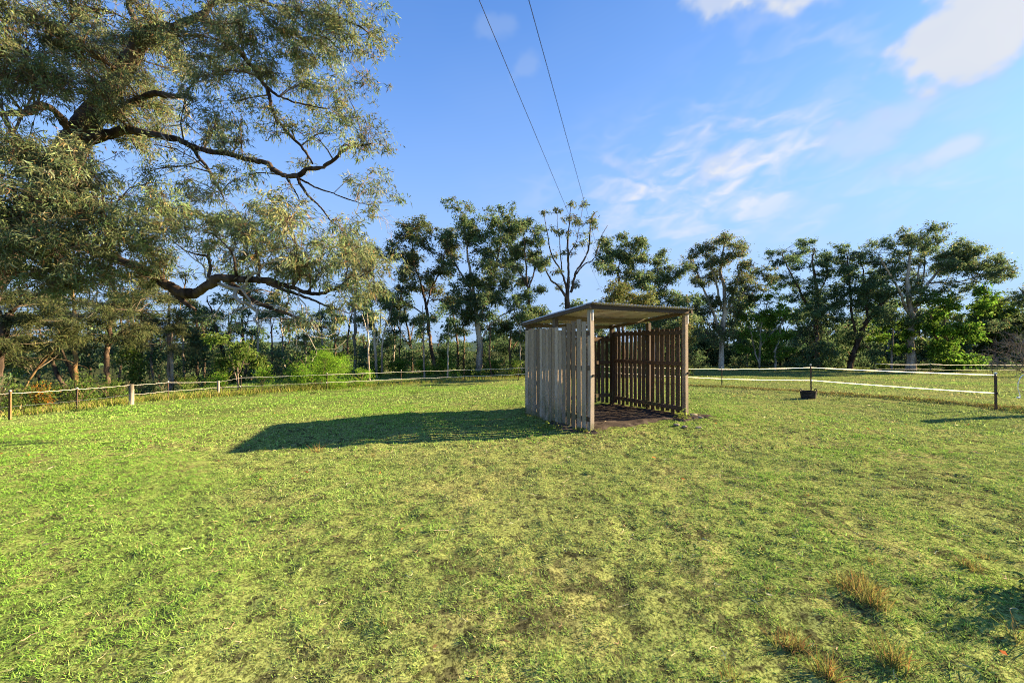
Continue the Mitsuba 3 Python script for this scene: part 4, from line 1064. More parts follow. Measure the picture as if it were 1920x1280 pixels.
LIMBS = [
    ('trunk', [(-95, 800, 11.6, 0.50), (-80, 700, 11.7, 0.44), (-42, 570, 11.8, 0.40), (35, 440, 11.9, 0.40), (100, 340, 12.0, 0.37), (150, 262, 12.0, 0.34), (185, 205, 12.0, 0.29), (214, 150, 12.0, 0.25), (245, 105, 11.9, 0.21), (268, 62, 11.8, 0.17)]),
    ('limb', [(262, 72, 11.8, 0.17), (285, 50, 11.6, 0.16), (328, 46, 11.3, 0.14), (368, 30, 11.1, 0.12), (392, 4, 11.0, 0.10), (430, -25, 10.8, 0.07), (500, -60, 10.6, 0.03)]),
    ('limb', [(255, 85, 11.8, 0.14), (250, 40, 12.2, 0.12), (236, 0, 12.5, 0.10), (230, -60, 12.8, 0.06)]),
    ('limb', [(205, 225, 11.9, 0.15), (232, 197, 11.5, 0.13), (262, 181, 11.2, 0.115), (290, 172, 11.0, 0.105), (322, 180, 10.8, 0.10), (345, 178, 10.7, 0.085)]),
    ('limb', [(160, 262, 12.0, 0.22), (200, 255, 11.6, 0.17), (240, 248, 11.2, 0.15), (282, 255, 10.9, 0.13), (330, 262, 10.6, 0.115), (362, 277, 10.4, 0.10), (415, 292, 10.2, 0.085), (470, 301, 10.0, 0.08), (500, 308, 9.9, 0.085), (521, 323, 9.85, 0.08), (557, 331, 9.8, 0.075), (577, 320, 9.7, 0.07), (603, 315, 9.65, 0.06), (630, 295, 9.6, 0.05), (650, 279, 9.6, 0.04), (695, 268, 9.5, 0.02)]),
    ('limb', [(362, 277, 10.4, 0.07), (378, 302, 10.2, 0.055), (395, 326, 10.1, 0.045), (414, 362, 10.0, 0.03), (420, 378, 10.0, 0.018)]),
    ('limb', [(557, 331, 9.8, 0.05), (575, 358, 9.7, 0.04), (598, 380, 9.6, 0.03), (622, 412, 9.5, 0.02), (650, 440, 9.5, 0.01)]),
    ('limb', [(560, 334, 9.8, 0.035), (605, 358, 9.7, 0.025), (650, 372, 9.6, 0.018), (690, 384, 9.5, 0.01)]),
    ('limb', [(532, 327, 9.8, 0.03), (550, 355, 9.7, 0.022), (567, 386, 9.6, 0.012)]),
    ('limb', [(368, 30, 11.1, 0.10), (420, 62, 10.8, 0.085), (466, 121, 10.5, 0.075), (492, 157, 10.4, 0.068), (511, 210, 10.2, 0.058), (548, 256, 10.0, 0.045), (585, 306, 9.8, 0.03)]),
    ('limb', [(492, 157, 10.4, 0.05), (530, 182, 10.2, 0.035), (572, 195, 10.0, 0.025), (615, 202, 9.9, 0.012)]),
    ('limb', [(392, 4, 11.0, 0.08), (475, 2, 10.6, 0.06), (520, 16, 10.4, 0.05), (597, 32, 10.1, 0.04), (648, 44, 9.9, 0.03), (690, 60, 9.8, 0.012)]),
    ('limb', [(520, 16, 10.4, 0.035), (575, 60, 10.2, 0.03), (605, 72, 10.1, 0.025), (640, 95, 10.0, 0.014)]),
    ('limb', [(480, 5, 10.6, 0.045), (510, 40, 10.5, 0.035), (560, 65, 10.3, 0.022), (590, 110, 10.1, 0.012)]),
    ('limb', [(60, 430, 11.9, 0.24), (130, 455, 11.3, 0.20), (200, 480, 10.6, 0.175), (268, 507, 10.0, 0.16), (309, 536, 9.6, 0.155), (344, 549, 9.3, 0.15), (388, 536, 9.0, 0.13), (412, 522, 8.9, 0.12), (447, 530, 8.8, 0.11), (489, 530, 8.7, 0.085), (542, 540, 8.6, 0.062), (595, 548, 8.5, 0.052), (643, 532, 8.4, 0.04), (695, 508, 8.4, 0.016)]),
    ('limb', [(320, 543, 9.5, 0.10), (345, 566, 9.3, 0.075), (367, 581, 9.2, 0.06)]),
    ('limb', [(430, 528, 8.85, 0.10), (447, 548, 8.8, 0.085), (476, 566, 8.7, 0.07), (529, 584, 8.6, 0.05), (582, 607, 8.5, 0.025), (640, 620, 8.4, 0.01)]),
    ('limb', [(500, 533, 8.7, 0.05), (563, 556, 8.5, 0.04), (608, 572, 8.4, 0.028), (655, 588, 8.3, 0.012)]),
    ('limb', [(386, 536, 9.0, 0.06), (392, 498, 9.1, 0.05), (388, 480, 9.2, 0.042), (352, 473, 9.3, 0.025), (325, 455, 9.4, 0.012)]),
    ('limb', [(484, 532, 8.7, 0.05), (487, 498, 8.8, 0.04), (472, 445, 9.0, 0.028), (455, 415, 9.1, 0.015)]),
    ('limb', [(447, 530, 8.8, 0.045), (440, 500, 8.6, 0.035), (430, 470, 8.5, 0.025), (400, 440, 8.4, 0.012)]),
    ('limb', [(145, 268, 12.0, 0.16), (95, 202, 11.2, 0.13), (45, 212, 10.6, 0.11), (-40, 214, 10.0, 0.08), (-140, 190, 9.5, 0.04)]),
    ('limb', [(70, 400, 11.9, 0.18), (90, 340, 10.8, 0.13), (60, 280, 9.8, 0.09), (20, 250, 9.2, 0.05)]),
    ('limb', [(95, 352, 12.0, 0.15), (150, 370, 10.6, 0.11), (190, 400, 9.6, 0.07), (220, 440, 9.0, 0.03)]),
    ('limb', [(20, 470, 11.8, 0.17), (60, 470, 10.2, 0.12), (100, 500, 9.0, 0.07), (140, 530, 8.5, 0.03)]),
    ('limb', [(214, 150, 12.0, 0.12), (170, 100, 11.5, 0.09), (120, 60, 11.0, 0.06), (60, 30, 10.6, 0.03)]),
]
nodes = []
for q, (nm, rows) in enumerate(LIMBS):
    pts = px_line(rows)
    if q == 0:
        pts[0, 2] = float(ground(pts[0, 0], pts[0, 1])) - 0.3
    k = 8 * len(pts)
    c = crooked(pts, k, rl, 0.12 if q else 0.06)
    if q:
        c[:, 3] *= 0.72
        c[:, 3] *= 1 + 0.10 * np.interp(np.arange(k), np.arange(0, k, 3), rl.normal(0, 1, len(np.arange(0, k, 3))))
    c[:, 3] = np.maximum(c[:, 3], 0.006)
    V, F, C = tubes(c[None, :, :3], c[None, :, 3], 16 if q == 0 else 10, (0.1, 0.1, 0.1), rl, 0.045)
    put(big, nm, (V, F), 'bark_rough', smooth=True)
    nodes.append(c)
nodes = np.vstack(nodes)

BLOBS = [  # px, py, radius px, depth
    (40, 40, 75, 9.6), (112, 60, 66, 9.9), (58, 128, 72, 9.2), (140, 128, 60, 9.8), (190, 58, 56, 10.6), (150, 182, 45, 10.2), (205, 18, 56, 11), (262, 18, 46, 11), (-30, 90, 90, 9), (20, 190, 30, 9.6), (228, 110, 32, 10.6),
    (40, 285, 72, 8.6), (120, 312, 70, 8.8), (58, 370, 80, 8.3), (150, 402, 80, 8.5), (198, 342, 54, 9.2), (220, 432, 62, 8.8), (60, 455, 80, 8.0), (150, 488, 70, 8.3), (240, 482, 46, 9.0), (20, 515, 62, 8.2), (98, 528, 50, 8.3), (262, 455, 38, 9.3), (-40, 400, 100, 8.0), (-50, 270, 90, 8.6), (190, 520, 36, 8.6),
    (270, 150, 44, 10.8), (300, 208, 42, 10.6), (240, 226, 36, 11), (262, 268, 36, 10.6), (332, 108, 42, 10.8), (302, 66, 36, 11), (372, 92, 46, 10.6), (420, 62, 38, 10.6), (345, 28, 30, 11), (420, 15, 36, 10.8), (470, 25, 34, 10.5),
    (440, 102, 42, 10.4), (482, 82, 44, 10.3), (402, 140, 38, 10.4), (442, 172, 34, 10.3), (402, 226, 36, 10.3), (372, 200, 32, 10.5), (446, 240, 27, 10.1), (428, 268, 27, 10.1), (330, 240, 26, 10.5), (380, 255, 24, 10.3),
    (520, 42, 42, 10.3), (572, 30, 46, 10.1), (622, 40, 46, 9.9), (672, 28, 38, 9.8), (708, 20, 22, 9.7), (642, 82, 38, 9.9), (692, 86, 24, 9.7), (600, 72, 36, 10.1), (560, 102, 36, 10.2), (540, 70, 36, 10.3), (672, 70, 26, 9.8), (700, 45, 22, 9.7),
    (520, 130, 36, 10.3), (560, 150, 36, 10.2), (610, 165, 30, 10.0), (572, 185, 30, 10.0), (602, 190, 26, 9.9), (636, 178, 18, 9.9),
    (500, 202, 26, 10.2), (522, 230, 25, 10.1), (570, 236, 26, 9.9), (610, 240, 30, 9.8), (650, 222, 34, 9.7), (690, 252, 34, 9.6), (718, 262, 22, 9.6), (660, 262, 30, 9.6), (700, 302, 24, 9.6), (728, 330, 16, 9.5), (650, 332, 25, 9.6), (690, 342, 25, 9.6), (672, 305, 22, 9.6), (712, 380, 9, 9.5), (690, 380, 12, 9.5), (640, 195, 22, 9.8), (660, 200, 18, 9.8),
    (462, 288, 26, 10.0), (432, 318, 26, 10.0), (510, 362, 18, 9.8), (450, 335, 26, 9.9), (478, 330, 20, 9.9), (500, 270, 20, 10.0), (540, 290, 18, 9.9),
    (300, 398, 40, 9.4), (350, 388, 42, 9.3), (402, 408, 46, 9.1), (452, 430, 46, 8.9), (380, 448, 44, 9.0), (330, 430, 36, 9.3), (440, 476, 40, 8.7), (490, 450, 46, 8.8), (540, 420, 46, 8.8), (582, 440, 46, 8.7), (510, 490, 40, 8.7), (560, 488, 44, 8.6), (600, 482, 42, 8.6), (642, 470, 42, 8.5), (682, 490, 42, 8.4), (642, 518, 34, 8.4), (690, 540, 40, 8.3), (712, 500, 26, 8.4), (702, 582, 25, 8.3), (620, 546, 26, 8.4), (540, 562, 22, 8.5), (562, 592, 24, 8.5), (602, 602, 20, 8.4), (560, 402, 26, 8.9), (640, 432, 30, 8.6), (690, 460, 30, 8.5), (660, 415, 16, 8.7), (420, 385, 26, 9.2), (270, 380, 24, 9.5), (720, 545, 18, 8.3), (655, 575, 20, 8.4), (500, 400, 24, 9.0),
    (262, 318, 26, 9.8), (298, 345, 28, 9.7), (340, 350, 26, 9.7), (385, 345, 22, 9.8), (420, 345, 24, 9.6), (468, 372, 22, 9.5), (300, 300, 20, 10.0), (360, 318, 18, 10), (270, 420, 30, 9.4), (290, 470, 28, 9.5), (330, 490, 24, 9.6), (355, 515, 16, 9.6),
    (420, 560, 14, 8.9), (460, 540, 20, 9.3), (505, 545, 18, 9.2), (400, 500, 22, 9.6), (300, 520, 20, 9.9), (275, 545, 22, 10), (480, 600, 12, 8.6), (620, 590, 18, 8.5), (660, 545, 24, 8.6), (740, 350, 8, 9.5), (600, 268, 22, 9.9), (555, 300, 16, 10), (480, 250, 22, 10.3), (350, 160, 24, 11.2), (480, 130, 24, 10.8),
]
bl = []
for bx, by, br, Y in BLOBS:
    if 165 < bx < 370 and 40 < by < 285:
        Y += 1.7
    s = Y / F_PX
    for dd in ((-0.35, 0.35) if br > 34 else (0.0,)):
        p = at(bx, by, Y) + [rl.normal(0, 0.1), dd + rl.normal(0, 0.35), rl.normal(0, 0.08)]
        bl.append([*p, br * s * 0.98])
BIGCOL = ([(0.165, 0.212, 0.100), (0.21, 0.255, 0.13), (0.120, 0.165, 0.075), (0.34, 0.32, 0.14), (0.26, 0.165, 0.085), (0.175, 0.23, 0.145)], (5, 4, 3.5, 1.1, 0.8, 2.5))
wm, lv = grow(nodes, bl, rl, 84, 27, (0.128, 0.022), *BIGCOL, twig_every=1, twig_r=0.014, droop=0.5, flat=0.8, spray_r=0.145, wood=(0.12, 0.09, 0.07), tint=0.14, jitter=0.25)
put(big, 'twigs', wm[:2], 'twig_material', color=wm[2])
put(big, 'crown', lv[:2], 'leaf_material', color=lv[2])
# dead grey wood hanging in the crown


def dead(rows, k=9, fan=6, L=0.5):
    c = crooked(px_line(rows), k, rl, 0.5)
    P, R = [c[:, :3]], [c[:, 3]]
    for _ in range(fan):
        i = int(rl.integers(2, k))
        d = unit(unit(c[min(i, k - 1), :3] - c[0, :3]) + rl.normal(0, 0.55, 3))
        q = [c[i, :3]]
        for _ in range(k - 1):
            d = unit(d + rl.normal(0, 0.2, 3))
            q.append(q[-1] + d * L * rl.uniform(0.5, 1.3) / k)
        P.append(np.array(q)); R.append(np.linspace(c[i, 3] * 0.5, 0.003, k))
    V, F, C = tubes(np.array(P), np.array(R), 4, (0.34, 0.31, 0.27))
    put(big, 'dead_branch', (V, F), 'twig_material', color=C, label='bare grey dead branch')


for rows, fan, L in (
        ([(343, 160, 10.7, 0.05), (340, 176, 10.6, 0.04), (337, 205, 10.5, 0.03), (340, 228, 10.4, 0.025)], 4, 0.6),
        ([(340, 226, 10.4, 0.02), (362, 252, 10.2, 0.014), (392, 270, 10.1, 0.010), (430, 300, 10.0, 0.005)], 12, 0.9),
        ([(338, 226, 10.4, 0.018), (318, 240, 10.3, 0.012), (330, 262, 10.2, 0.008), (360, 290, 10.1, 0.005)], 10, 0.7),
        ([(300, 255, 10.4, 0.016), (340, 280, 10.2, 0.010), (372, 305, 10.1, 0.005)], 8, 0.6),
        ([(400, 545, 8.8, 0.04), (432, 556, 8.6, 0.03), (462, 575, 8.5, 0.02), (440, 580, 8.4, 0.008)], 8, 0.5),
        ([(440, 530, 8.7, 0.05), (470, 548, 8.5, 0.04), (495, 575, 8.4, 0.03), (492, 618, 8.3, 0.015)], 8, 0.5),
        ([(485, 585, 8.4, 0.02), (520, 600, 8.4, 0.013), (560, 630, 8.3, 0.007), (620, 655, 8.3, 0.004)], 10, 0.6),
        ([(420, 500, 8.8, 0.03), (440, 470, 8.6, 0.02), (462, 480, 8.5, 0.01)], 8, 0.5),
        ([(668, 400, 9.5, 0.012), (690, 385, 9.5, 0.008), (715, 430, 9.4, 0.004)], 9, 0.7),
        ([(690, 400, 9.5, 0.010), (720, 420, 9.4, 0.006), (735, 440, 9.4, 0.003)], 7, 0.5),
        ([(200, 470, 8.8, 0.02), (140, 560, 8.6, 0.012), (125, 590, 8.6, 0.008)], 5, 0.5),
        ([(398, 530, 8.9, 0.022), (372, 500, 8.8, 0.014), (350, 470, 8.7, 0.007)], 10, 0.5),
        ([(455, 528, 8.7, 0.03), (470, 505, 8.5, 0.022), (500, 492, 8.4, 0.01)], 9, 0.45),
        ([(545, 545, 8.5, 0.02), (570, 575, 8.4, 0.013), (600, 625, 8.3, 0.006)], 12, 0.55),
        ([(430, 565, 8.6, 0.02), (410, 590, 8.5, 0.014), (430, 598, 8.4, 0.006)], 8, 0.4),
        ([(-10, 585, 8.2, 0.02), (18, 582, 8.2, 0.014), (26, 572, 8.2, 0.006)], 5, 0.25)):
    dead(rows, fan=fan, L=L)


# ------------------------------------------------------------------ fences
rfn = np.random.default_rng(91)
fence = thing('electric_fence', 'white tape electric fence on low posts round the paddock', 'fence')
fence2 = thing('electric_fence', 'far white tape fence in front of the giant gum at right', 'fence')


def star_picket(h, r=0.026):
    a = np.radians([90, 210, 330])
    t = 0.005
    ring = []
    for q in a:
        d, n_ = np.array([math.cos(q), math.sin(q)]), np.array([-math.sin(q), math.cos(q)])
        ring += [d * r - n_ * t, d * r + n_ * t, (d + np.array([math.cos(q + math.pi / 3), math.sin(q + math.pi / 3)]) * 0.5) * 0.008]
    ring = np.array(ring)
    n_ = len(ring)
    V = np.vstack([np.c_[ring, np.full(n_, -0.2)], np.c_[ring, np.full(n_, h)], [[0, 0, h]]])
    F = [[i, (i + 1) % n_, n_ + (i + 1) % n_] for i in range(n_)] + [[i, n_ + (i + 1) % n_, n_ + i] for i in range(n_)] + [[n_ + i, n_ + (i + 1) % n_, 2 * n_] for i in range(n_)]
    return V, np.array(F)


def round_post(h, r, rng):
    c = np.array([[0, 0, -0.2, r], [0.004, 0, h * 0.3, r * 1.02], [0, 0.004, h * 0.7, r * 0.98], [0, 0, h * 0.985, r * 0.97], [0, 0, h, r * 0.82], [0, 0, h + 0.003, 0.002]])
    V, F, C = tubes(c[None, :, :3], c[None, :, 3], 14, (0, 0, 0), rng, 0.03)
    return V, F


TOP, LOW = 0.86, 0.42
# px, depth, kind, height, tapes
POSTS = [(-260, 11.0, 'steel', 0.92), (20, 13.0, 'green', 0.93), (145, 15.0, 'rust', 0.90), (247, 17.0, 'round', 0.86), (316, 18.6, 'rust', 0.85), (410, 20.2, 'small_round', 0.76), (452, 20.8, 'steel', 0.95), (613, 22.4, 'steel', 0.93), (752, 24.9, 'steel', 0.95), (870, 27.0, 'steel', 0.92), (972, 28.6, 'steel', 0.92), (1128, 31.0, 'steel', 0.92), (1353, 18.6, 'steel', 0.93), (1520, 13.9, 'steel', 0.95), (1866, 9.75, 'steel', 0.90)]
pts_top, pts_low = [], []
for px, Y, kind, h in POSTS:
    g = on_ground(px, Y)
    lab = None
    if kind == 'round' or kind == 'small_round':
        m = round_post(h, 0.085 if kind == 'round' else 0.06, rfn)
        mat, lab = 'bark_grey', 'weathered round timber post' if kind == 'round' else 'short pale round timber post'
        sm = 40
    elif kind == 'green':
        m, mat, sm, lab = star_picket(h, 0.042), 'bark_golden', False, 'mossy yellow green stake at the left edge'
    else:
        m, mat, sm = star_picket(h), 'picket_steel', False
        if px == 1866:
            lab = 'dark steel end post nearest the right edge'
    kk = put(fence, 'post', (m[0] + g, m[1]), mat, smooth=sm, label=lab)
    if kind in ('green', 'rust', 'steel'):
        c_ = trimesh.creation.box((0.055, 0.05, 0.045) if Y < 17 else (0.04, 0.04, 0.03))
        c_ = c_.subdivide()
        c_.vertices = c_.vertices * (1 - 0.25 * (np.abs(c_.vertices) > 0.02).sum(1, keepdims=True) / 3)
        put(kk, 'cap', (np.array(c_.vertices) + g + [0, 0, h + 0.005], np.array(c_.faces)), 'insulator_plastic', smooth=40)
    if kind == 'steel' and px > 0:
        c_ = trimesh.creation.cylinder(0.016, 0.05, sections=8)
        put(kk, 'insulator', (np.array(c_.vertices) + g + [0, -0.03, LOW], np.array(c_.faces)), 'insulator_plastic' if px < 1600 else 'black_rubber', smooth=40)
    pts_top.append(g + [0, -0.03, min(TOP, h - 0.03) if kind != 'small_round' else 0.7])
    pts_low.append(g + [0, -0.03, LOW])


def tape(a, b, w, sag, twists, th=0.0016):
    n = 22
    s = np.linspace(0, 1, n)[:, None]
    c = a + (b - a) * s - EZ * sag * 4 * s * (1 - s)
    d = unit(b - a)
    side = unit(np.cross(d, EZ))
    ang = 0.15 * np.sin(s * twists * 2 * np.pi + rfn.uniform(0, 6))
    u = EZ * np.cos(ang) + side * np.sin(ang)
    v = np.cross(d, u)
    V = np.concatenate([c + u * w / 2, c - u * w / 2], 1).reshape(-1, 3)
    F = []
    for i in range(n - 1):
        F += [[2 * i, 2 * i + 1, 2 * i + 3], [2 * i, 2 * i + 3, 2 * i + 2]]
    return V, np.array(F)


for i in range(len(POSTS) - 1):
    put(fence, 'tape', tape(pts_top[i], pts_top[i + 1], 0.014 if i < 6 else 0.025, 0.014, 3), 'tape_material', label=None)
    if i >= 3:
        w_ = (0.025 if i > 6 else 0.014) if i >= 5 else 0.012
        put(fence, 'tape', tape(pts_low[i], pts_low[i + 1], w_, 0.014, 3), 'tape_material')
    else:
        V, F, C = tubes(np.stack([pts_low[i] + (pts_low[i + 1] - pts_low[i]) * t for t in np.linspace(0, 1, 8)])[None], np.full((1, 8), 0.003), 4, (0, 0, 0))
        put(fence, 'wire', (V, F), 'galvanised')
# far fence
P2 = [(1640, 34.0), (1745, 33.0), (1860, 31.5), (1990, 30.0)]
t2 = []
for px, Y in P2:
    g = on_ground(px, Y)
    m = star_picket(0.95)
    put(fence2, 'post', (m[0] + g, m[1]), 'picket_steel')
    t2.append(g + [0, -0.03, 0.9])
for i in range(3):
    put(fence2, 'tape', tape(t2[i], t2[i + 1], 0.040, 0.05, 2), 'tape_material')
    put(fence2, 'tape', tape(t2[i] - EZ * 0.4, t2[i + 1] - EZ * 0.4, 0.02, 0.05, 2), 'tape_material')

# loose tape end hanging from the gate strainer just outside the frame
gate = thing('gate_post', 'round timber gate post just beyond the right edge', 'post')
gp = np.array([13.0, 9.35, float(ground(13.0, 9.35))])
m = round_post(1.75, 0.13, rfn)
put(gate, 'shaft', (m[0] + gp, m[1]), 'bark_grey', smooth=40)
rope = thing('loose_tape', 'loose white tape end dangling at the right edge above the grass', 'tape')
hang = spline(np.array([at(1930, 700, 9.7), at(1916, 704, 9.7), at(1909, 716, 9.68), at(1908, 728, 9.7), at(1911, 738, 9.72), at(1912, 746, 9.7)]), 24)
hang = np.vstack([[gp + [-0.12, 0, 0.95]], hang])
V, F, C = tubes(hang[None], np.full((1, len(hang)), 0.009), 6, (0, 0, 0), rfn, 0.1)
put(rope, 'strand', (V, F), 'rope_material', smooth=True)
c_ = trimesh.creation.icosphere(1, 0.03)
put(rope, 'knot', (np.array(c_.vertices) * [1.2, 0.8, 0.8] + at(1908, 745, 9.7), np.array(c_.faces)), 'rope_material', smooth=True)

# ------------------------------------------------------------------ feed tub
tub = thing('feed_tub', 'black rubber feed tub with two rope handles on the grass by the fence', 'tub')
Yt = 11.9
g = on_ground(1515, Yt)
prof = [(0.0, 0.0), (0.17, 0.0), (0.185, 0.01), (0.205, 0.20), (0.216, 0.205), (0.216, 0.222), (0.200, 0.222), (0.196, 0.205), (0.178, 0.02), (0.0, 0.02)]
rev = trimesh.creation.revolve(np.array(prof), sections=36)
put(tub, 'body', (np.array(rev.vertices) + g + [0, 0, 0.01], np.array(rev.faces)), 'black_rubber', smooth=35)
for sgn in (-1, 1):
    a = np.linspace(0, np.pi, 12)
    c = np.stack([sgn * (0.21 + 0.012 * np.sin(a)), 0.055 * np.cos(a), 0.205 + 0.075 * np.sin(a)], -1)
    V, F, C = tubes(c[None], np.full((1, 12), 0.012), 7, (0, 0, 0))
    put(tub, 'handle', (V + g + [0, 0, 0.01], F), 'black_rubber', smooth=True)

# ------------------------------------------------------------------ power lines
pole = thing('power_pole', 'timber power pole far beyond the trees carrying the two lines', 'power pole')
zb = float(ground(0.28 * 78 - 2.55, 78.0))
pc = np.array([0.28 * 78 - 2.55, 78.0, zb])
m = round_post(8.9 - zb, 0.14, rfn)
put(pole, 'shaft', (m[0] + pc, m[1]), 'bark_grey', smooth=40)
arm = trimesh.creation.box((1.9, 0.10, 0.12))
put(pole, 'crossarm', (np.array(arm.vertices) + [pc[0], pc[1] - 0.17, 8.82], np.array(arm.faces)), 'bark_grey')
for q, off in enumerate((-3.08, -2.02)):
    k = thing('power_line', ('left' if q == 0 else 'right') + ' of the two black power lines crossing the sky', 'power line')
    yy = np.linspace(-40, 78, 60)
    t_ = (yy + 40) / 118
    zz = 8.92 + 0.45 * (1 - t_) - 0.25 * 4 * t_ * (1 - t_)
    V, F, C = tubes(np.stack([0.28 * yy + off, yy, zz], -1)[None], np.full((1, 60), 0.0085), 5, (0, 0, 0))
    put(None, k, (V, F), 'wire_material', smooth=True)

# ------------------------------------------------------------------ small things on the ground
rk = np.random.default_rng(95)
for px, py, r, lab in ((1300, 786, 0.07, 'flat pale stone right of the front right shelter post'), (1312, 789, 0.05, 'small pale stone beside the flat stone by the shelter'), (1268, 802, 0.045, 'pale stone in front of the right shelter wall'),
                       (1283, 805, 0.04, 'small stone in the dirt at the shelter opening'), (1310, 806, 0.05, 'stone on the grass edge below the right shelter post'), (1062, 800, 0.04, 'stone at the foot of the left paling wall'),
                       (1014, 779, 0.03, 'tiny white stone under the left paling wall')):
    Y = EYE * F_PX / (py - CY)
    g = on_ground(px, Y)
    s = trimesh.creation.icosphere(2, r)
    v = np.array(s.vertices)
    v = v * (0.75 + 0.6 * meshkit.fbm(v / r * 1.3 + px, 2, 7))[:, None] * [1.25, 0.9, 0.5]
    k = thing('stone', lab, 'stone')
    put(None, k, (v + g + [0, 0, r * 0.2], np.array(s.faces)), 'stone_material', smooth=35)


def weed(label, px, py, h, w, n, cols, weights, seed, leaf=(0.06, 0.022), Y=None):
    rng = np.random.default_rng(seed)
    Y = Y or EYE * F_PX / (py - CY)
    g = on_ground(px, Y)
    k = thing('weed', label, 'weed')
    v = blades_at(g, max(6, n // 8), w * 0.25, h, 0.006, cols, weights, rng, 0.5)
    pos = g + np.abs(rng.normal(0, 1, (n, 3))) * [0, 0, h * 0.45] + rng.normal(0, 1, (n, 3)) * [w * 0.45, w * 0.4, 0.0]
    lv = leaf_quads(pos, unit(rng.normal(0, 0.7, (n, 3)) + [0, 0, 0.4]), leaf[0] * rng.uniform(0.6, 1.3, n), leaf[1], palette(rng, n, cols, weights), rng)
    V, F, C = cat([v, lv])
    put(k, 'leaves', (V, F), 'leaf_material', color=C)


WD = ([(0.07, 0.12, 0.03), (0.10, 0.15, 0.035), (0.05, 0.08, 0.025)], (3, 3, 2))
LW = ([(0.18, 0.24, 0.05), (0.12, 0.18, 0.04)], (3, 3))
weed('leafy yellow green weed at the base of the front right shelter post', 1280, 790, 0.20, 0.16, 130, *LW, 501)
weed('weed clump at the foot of the nearest left palings', 1030, 802, 0.10, 0.30, 110, *LW, 502)
weed('weeds sprouting by the front left shelter post', 1092, 808, 0.09, 0.20, 80, *LW, 503)
weed('climbing weed round the rusty left fence post', 142, 770, 0.30, 0.18, 160, *WD, 504, Y=14.9)
weed('small leafy weed right of the rusty left fence post', 165, 763, 0.15, 0.22, 110, *WD, 505, Y=15.3)
weed('low dark weed patch left on the far turf', 472, 748, 0.14, 0.26, 150, *WD, 506, Y=19.6)
weed('low weed beside the steel post left of the bright mound', 448, 752, 0.12, 0.2, 90, *WD, 507, Y=19.9)
weed('low weed patch in front of the bright mound shrub', 588, 738, 0.14, 0.3, 150, *WD, 508, Y=20.6)
weed('flat weed patch right of the bright mound shrub', 655, 732, 0.10, 0.4, 130, *WD, 509, Y=22)
weed('small weed tuft below the back fence in the middle', 706, 729, 0.14, 0.28, 120, *WD, 510, Y=23)
weed('low weed patch on the far turf left of the shelter', 776, 747, 0.12, 0.3, 110, *WD, 511, Y=18)
weed('dead sprig leaning by the back left shelter corner', 986, 775, 0.28, 0.10, 24, *WD, 512, Y=9.3)
weed('small green weed on the turf near the tub', 1570, 754, 0.08, 0.2, 60, *WD, 513, Y=11.6)

# grass left long outside the fence and along the earth bank
rlg = np.random.default_rng(97)
parts = []
for a, b, n_, h in ((np.array([-18.0, 14.5]), np.array([-17.0, 18.5]), 1500, 0.35), (np.array([-17.0, 18.5]), np.array([-11.0, 23.0]), 2600, 0.40), (np.array([-11.0, 23.5]), np.array([0.0, 30.5]), 1800, 0.28), (np.array([0.0, 30.5]), np.array([5.0, 32.0]), 700, 0.25)):
    t = rlg.uniform(0, 1, n_)[:, None]
    p = a + (b - a) * t + rlg.normal(0, 0.45, (n_, 2))
    v = blades_at(np.array([0, 0, 0.0]), n_, 0.0, h, 0.018, [(0.16, 0.22, 0.04), (0.22, 0.24, 0.06), (0.28, 0.24, 0.10)], (4, 3, 2), rlg, 0.3)
    off = np.concatenate([p, ground(p[:, 0], p[:, 1])[:, None] - ground(0.0, 0.0)], 1)
    parts.append((v[0] + np.repeat(off, 5, 0), v[1], v[2]))
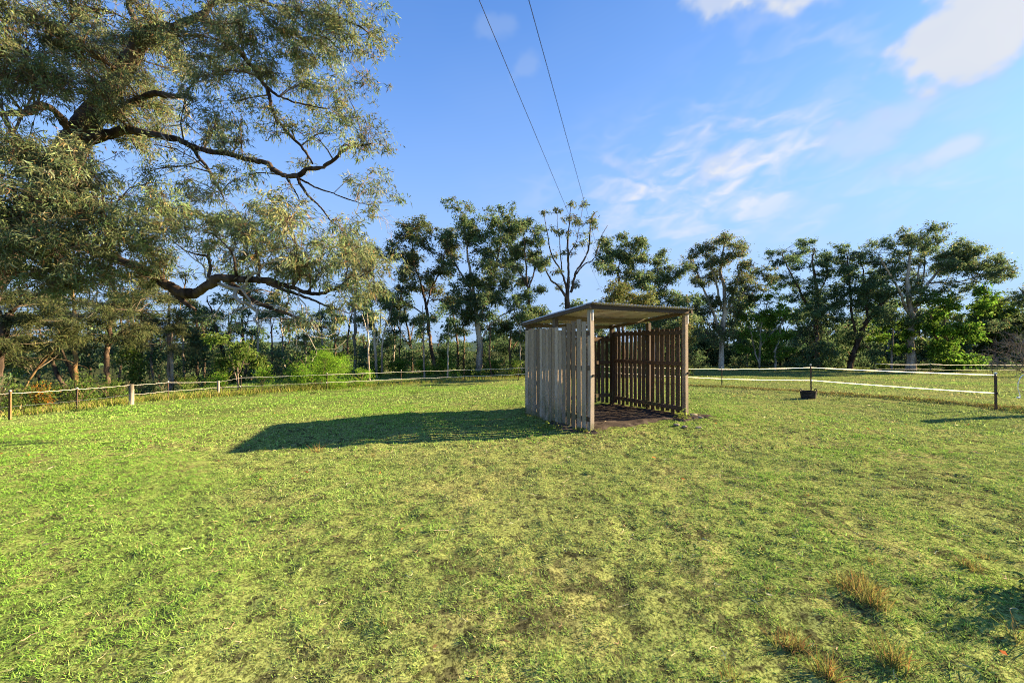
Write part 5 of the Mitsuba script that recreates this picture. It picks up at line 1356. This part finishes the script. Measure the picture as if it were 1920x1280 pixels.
for (s0_, t0_), (s1_, t1_), n_, h in (((-0.09, 0.0), (-0.09, DEP), 420, 0.10), ((WID + 0.09, 0.0), (WID + 0.09, DEP), 420, 0.12), ((0.0, DEP + 0.1), (WID, DEP + 0.1), 420, 0.14), ((-0.1, -0.1), (0.15, -0.1), 70, 0.07), ((WID - 0.1, -0.1), (WID + 0.3, -0.15), 90, 0.09)):
    t = rlg.uniform(0, 1, n_)[:, None]
    st_ = np.array([s0_, t0_]) + (np.array([s1_, t1_]) - np.array([s0_, t0_])) * t + rlg.normal(0, 0.05, (n_, 2))
    p = loc(np.c_[st_, np.zeros(n_)])[:, :2]
    v = blades_at(np.array([0, 0, 0.0]), n_, 0.0, h, 0.006, [(0.17, 0.24, 0.05), (0.24, 0.27, 0.09), (0.26, 0.22, 0.11)], (4, 3, 2), rlg, 0.5)
    off = np.concatenate([p, ground(p[:, 0], p[:, 1])[:, None] - ground(0.0, 0.0)], 1)
    parts.append((v[0] + np.repeat(off, 5, 0), v[1], v[2]))
mid = 0.5 * (BANK[:-1] + BANK[1:])
for a, b in zip(BANK[:-1], BANK[1:]):
    n_ = int(520 * np.linalg.norm(b - a))
    t = rlg.uniform(0, 1, n_)[:, None]
    p = a + (b - a) * t + rlg.normal(0, 0.16, (n_, 2))
    v = blades_at(np.array([0, 0, 0.0]), n_, 0.0, 0.10, 0.010, [(0.13, 0.14, 0.035), (0.20, 0.15, 0.06), (0.10, 0.075, 0.04)], (3, 3, 2), rlg, 0.6)
    off = np.concatenate([p, ground(p[:, 0], p[:, 1])[:, None] - ground(0.0, 0.0)], 1)
    parts.append((v[0] + np.repeat(off, 5, 0), v[1], v[2]))
V, F, C = cat(parts)
put(None, 'long_grass', (V, F), 'grass_material', color=C)
labels['long_grass'] = {'label': 'longer grass left standing along the fence lines', 'category': 'grass', 'kind': 'stuff'}

# a stump bush just outside the right edge of the frame, whose shade falls on the near grass
shrub('low round bush just outside the right edge in the foreground', 2015, 2.45, 1045, 46, GUM, 520, n=8, leaf=(0.05, 0.016), leaves=26, sprays=160, spray_r=0.06)

print('triangles', sum(len(meshkit.WRITTEN[d['filename']][1]) for d in scene.values() if d.get('type') == 'ply') // 1000, 'k;', len(scene), 'entries')
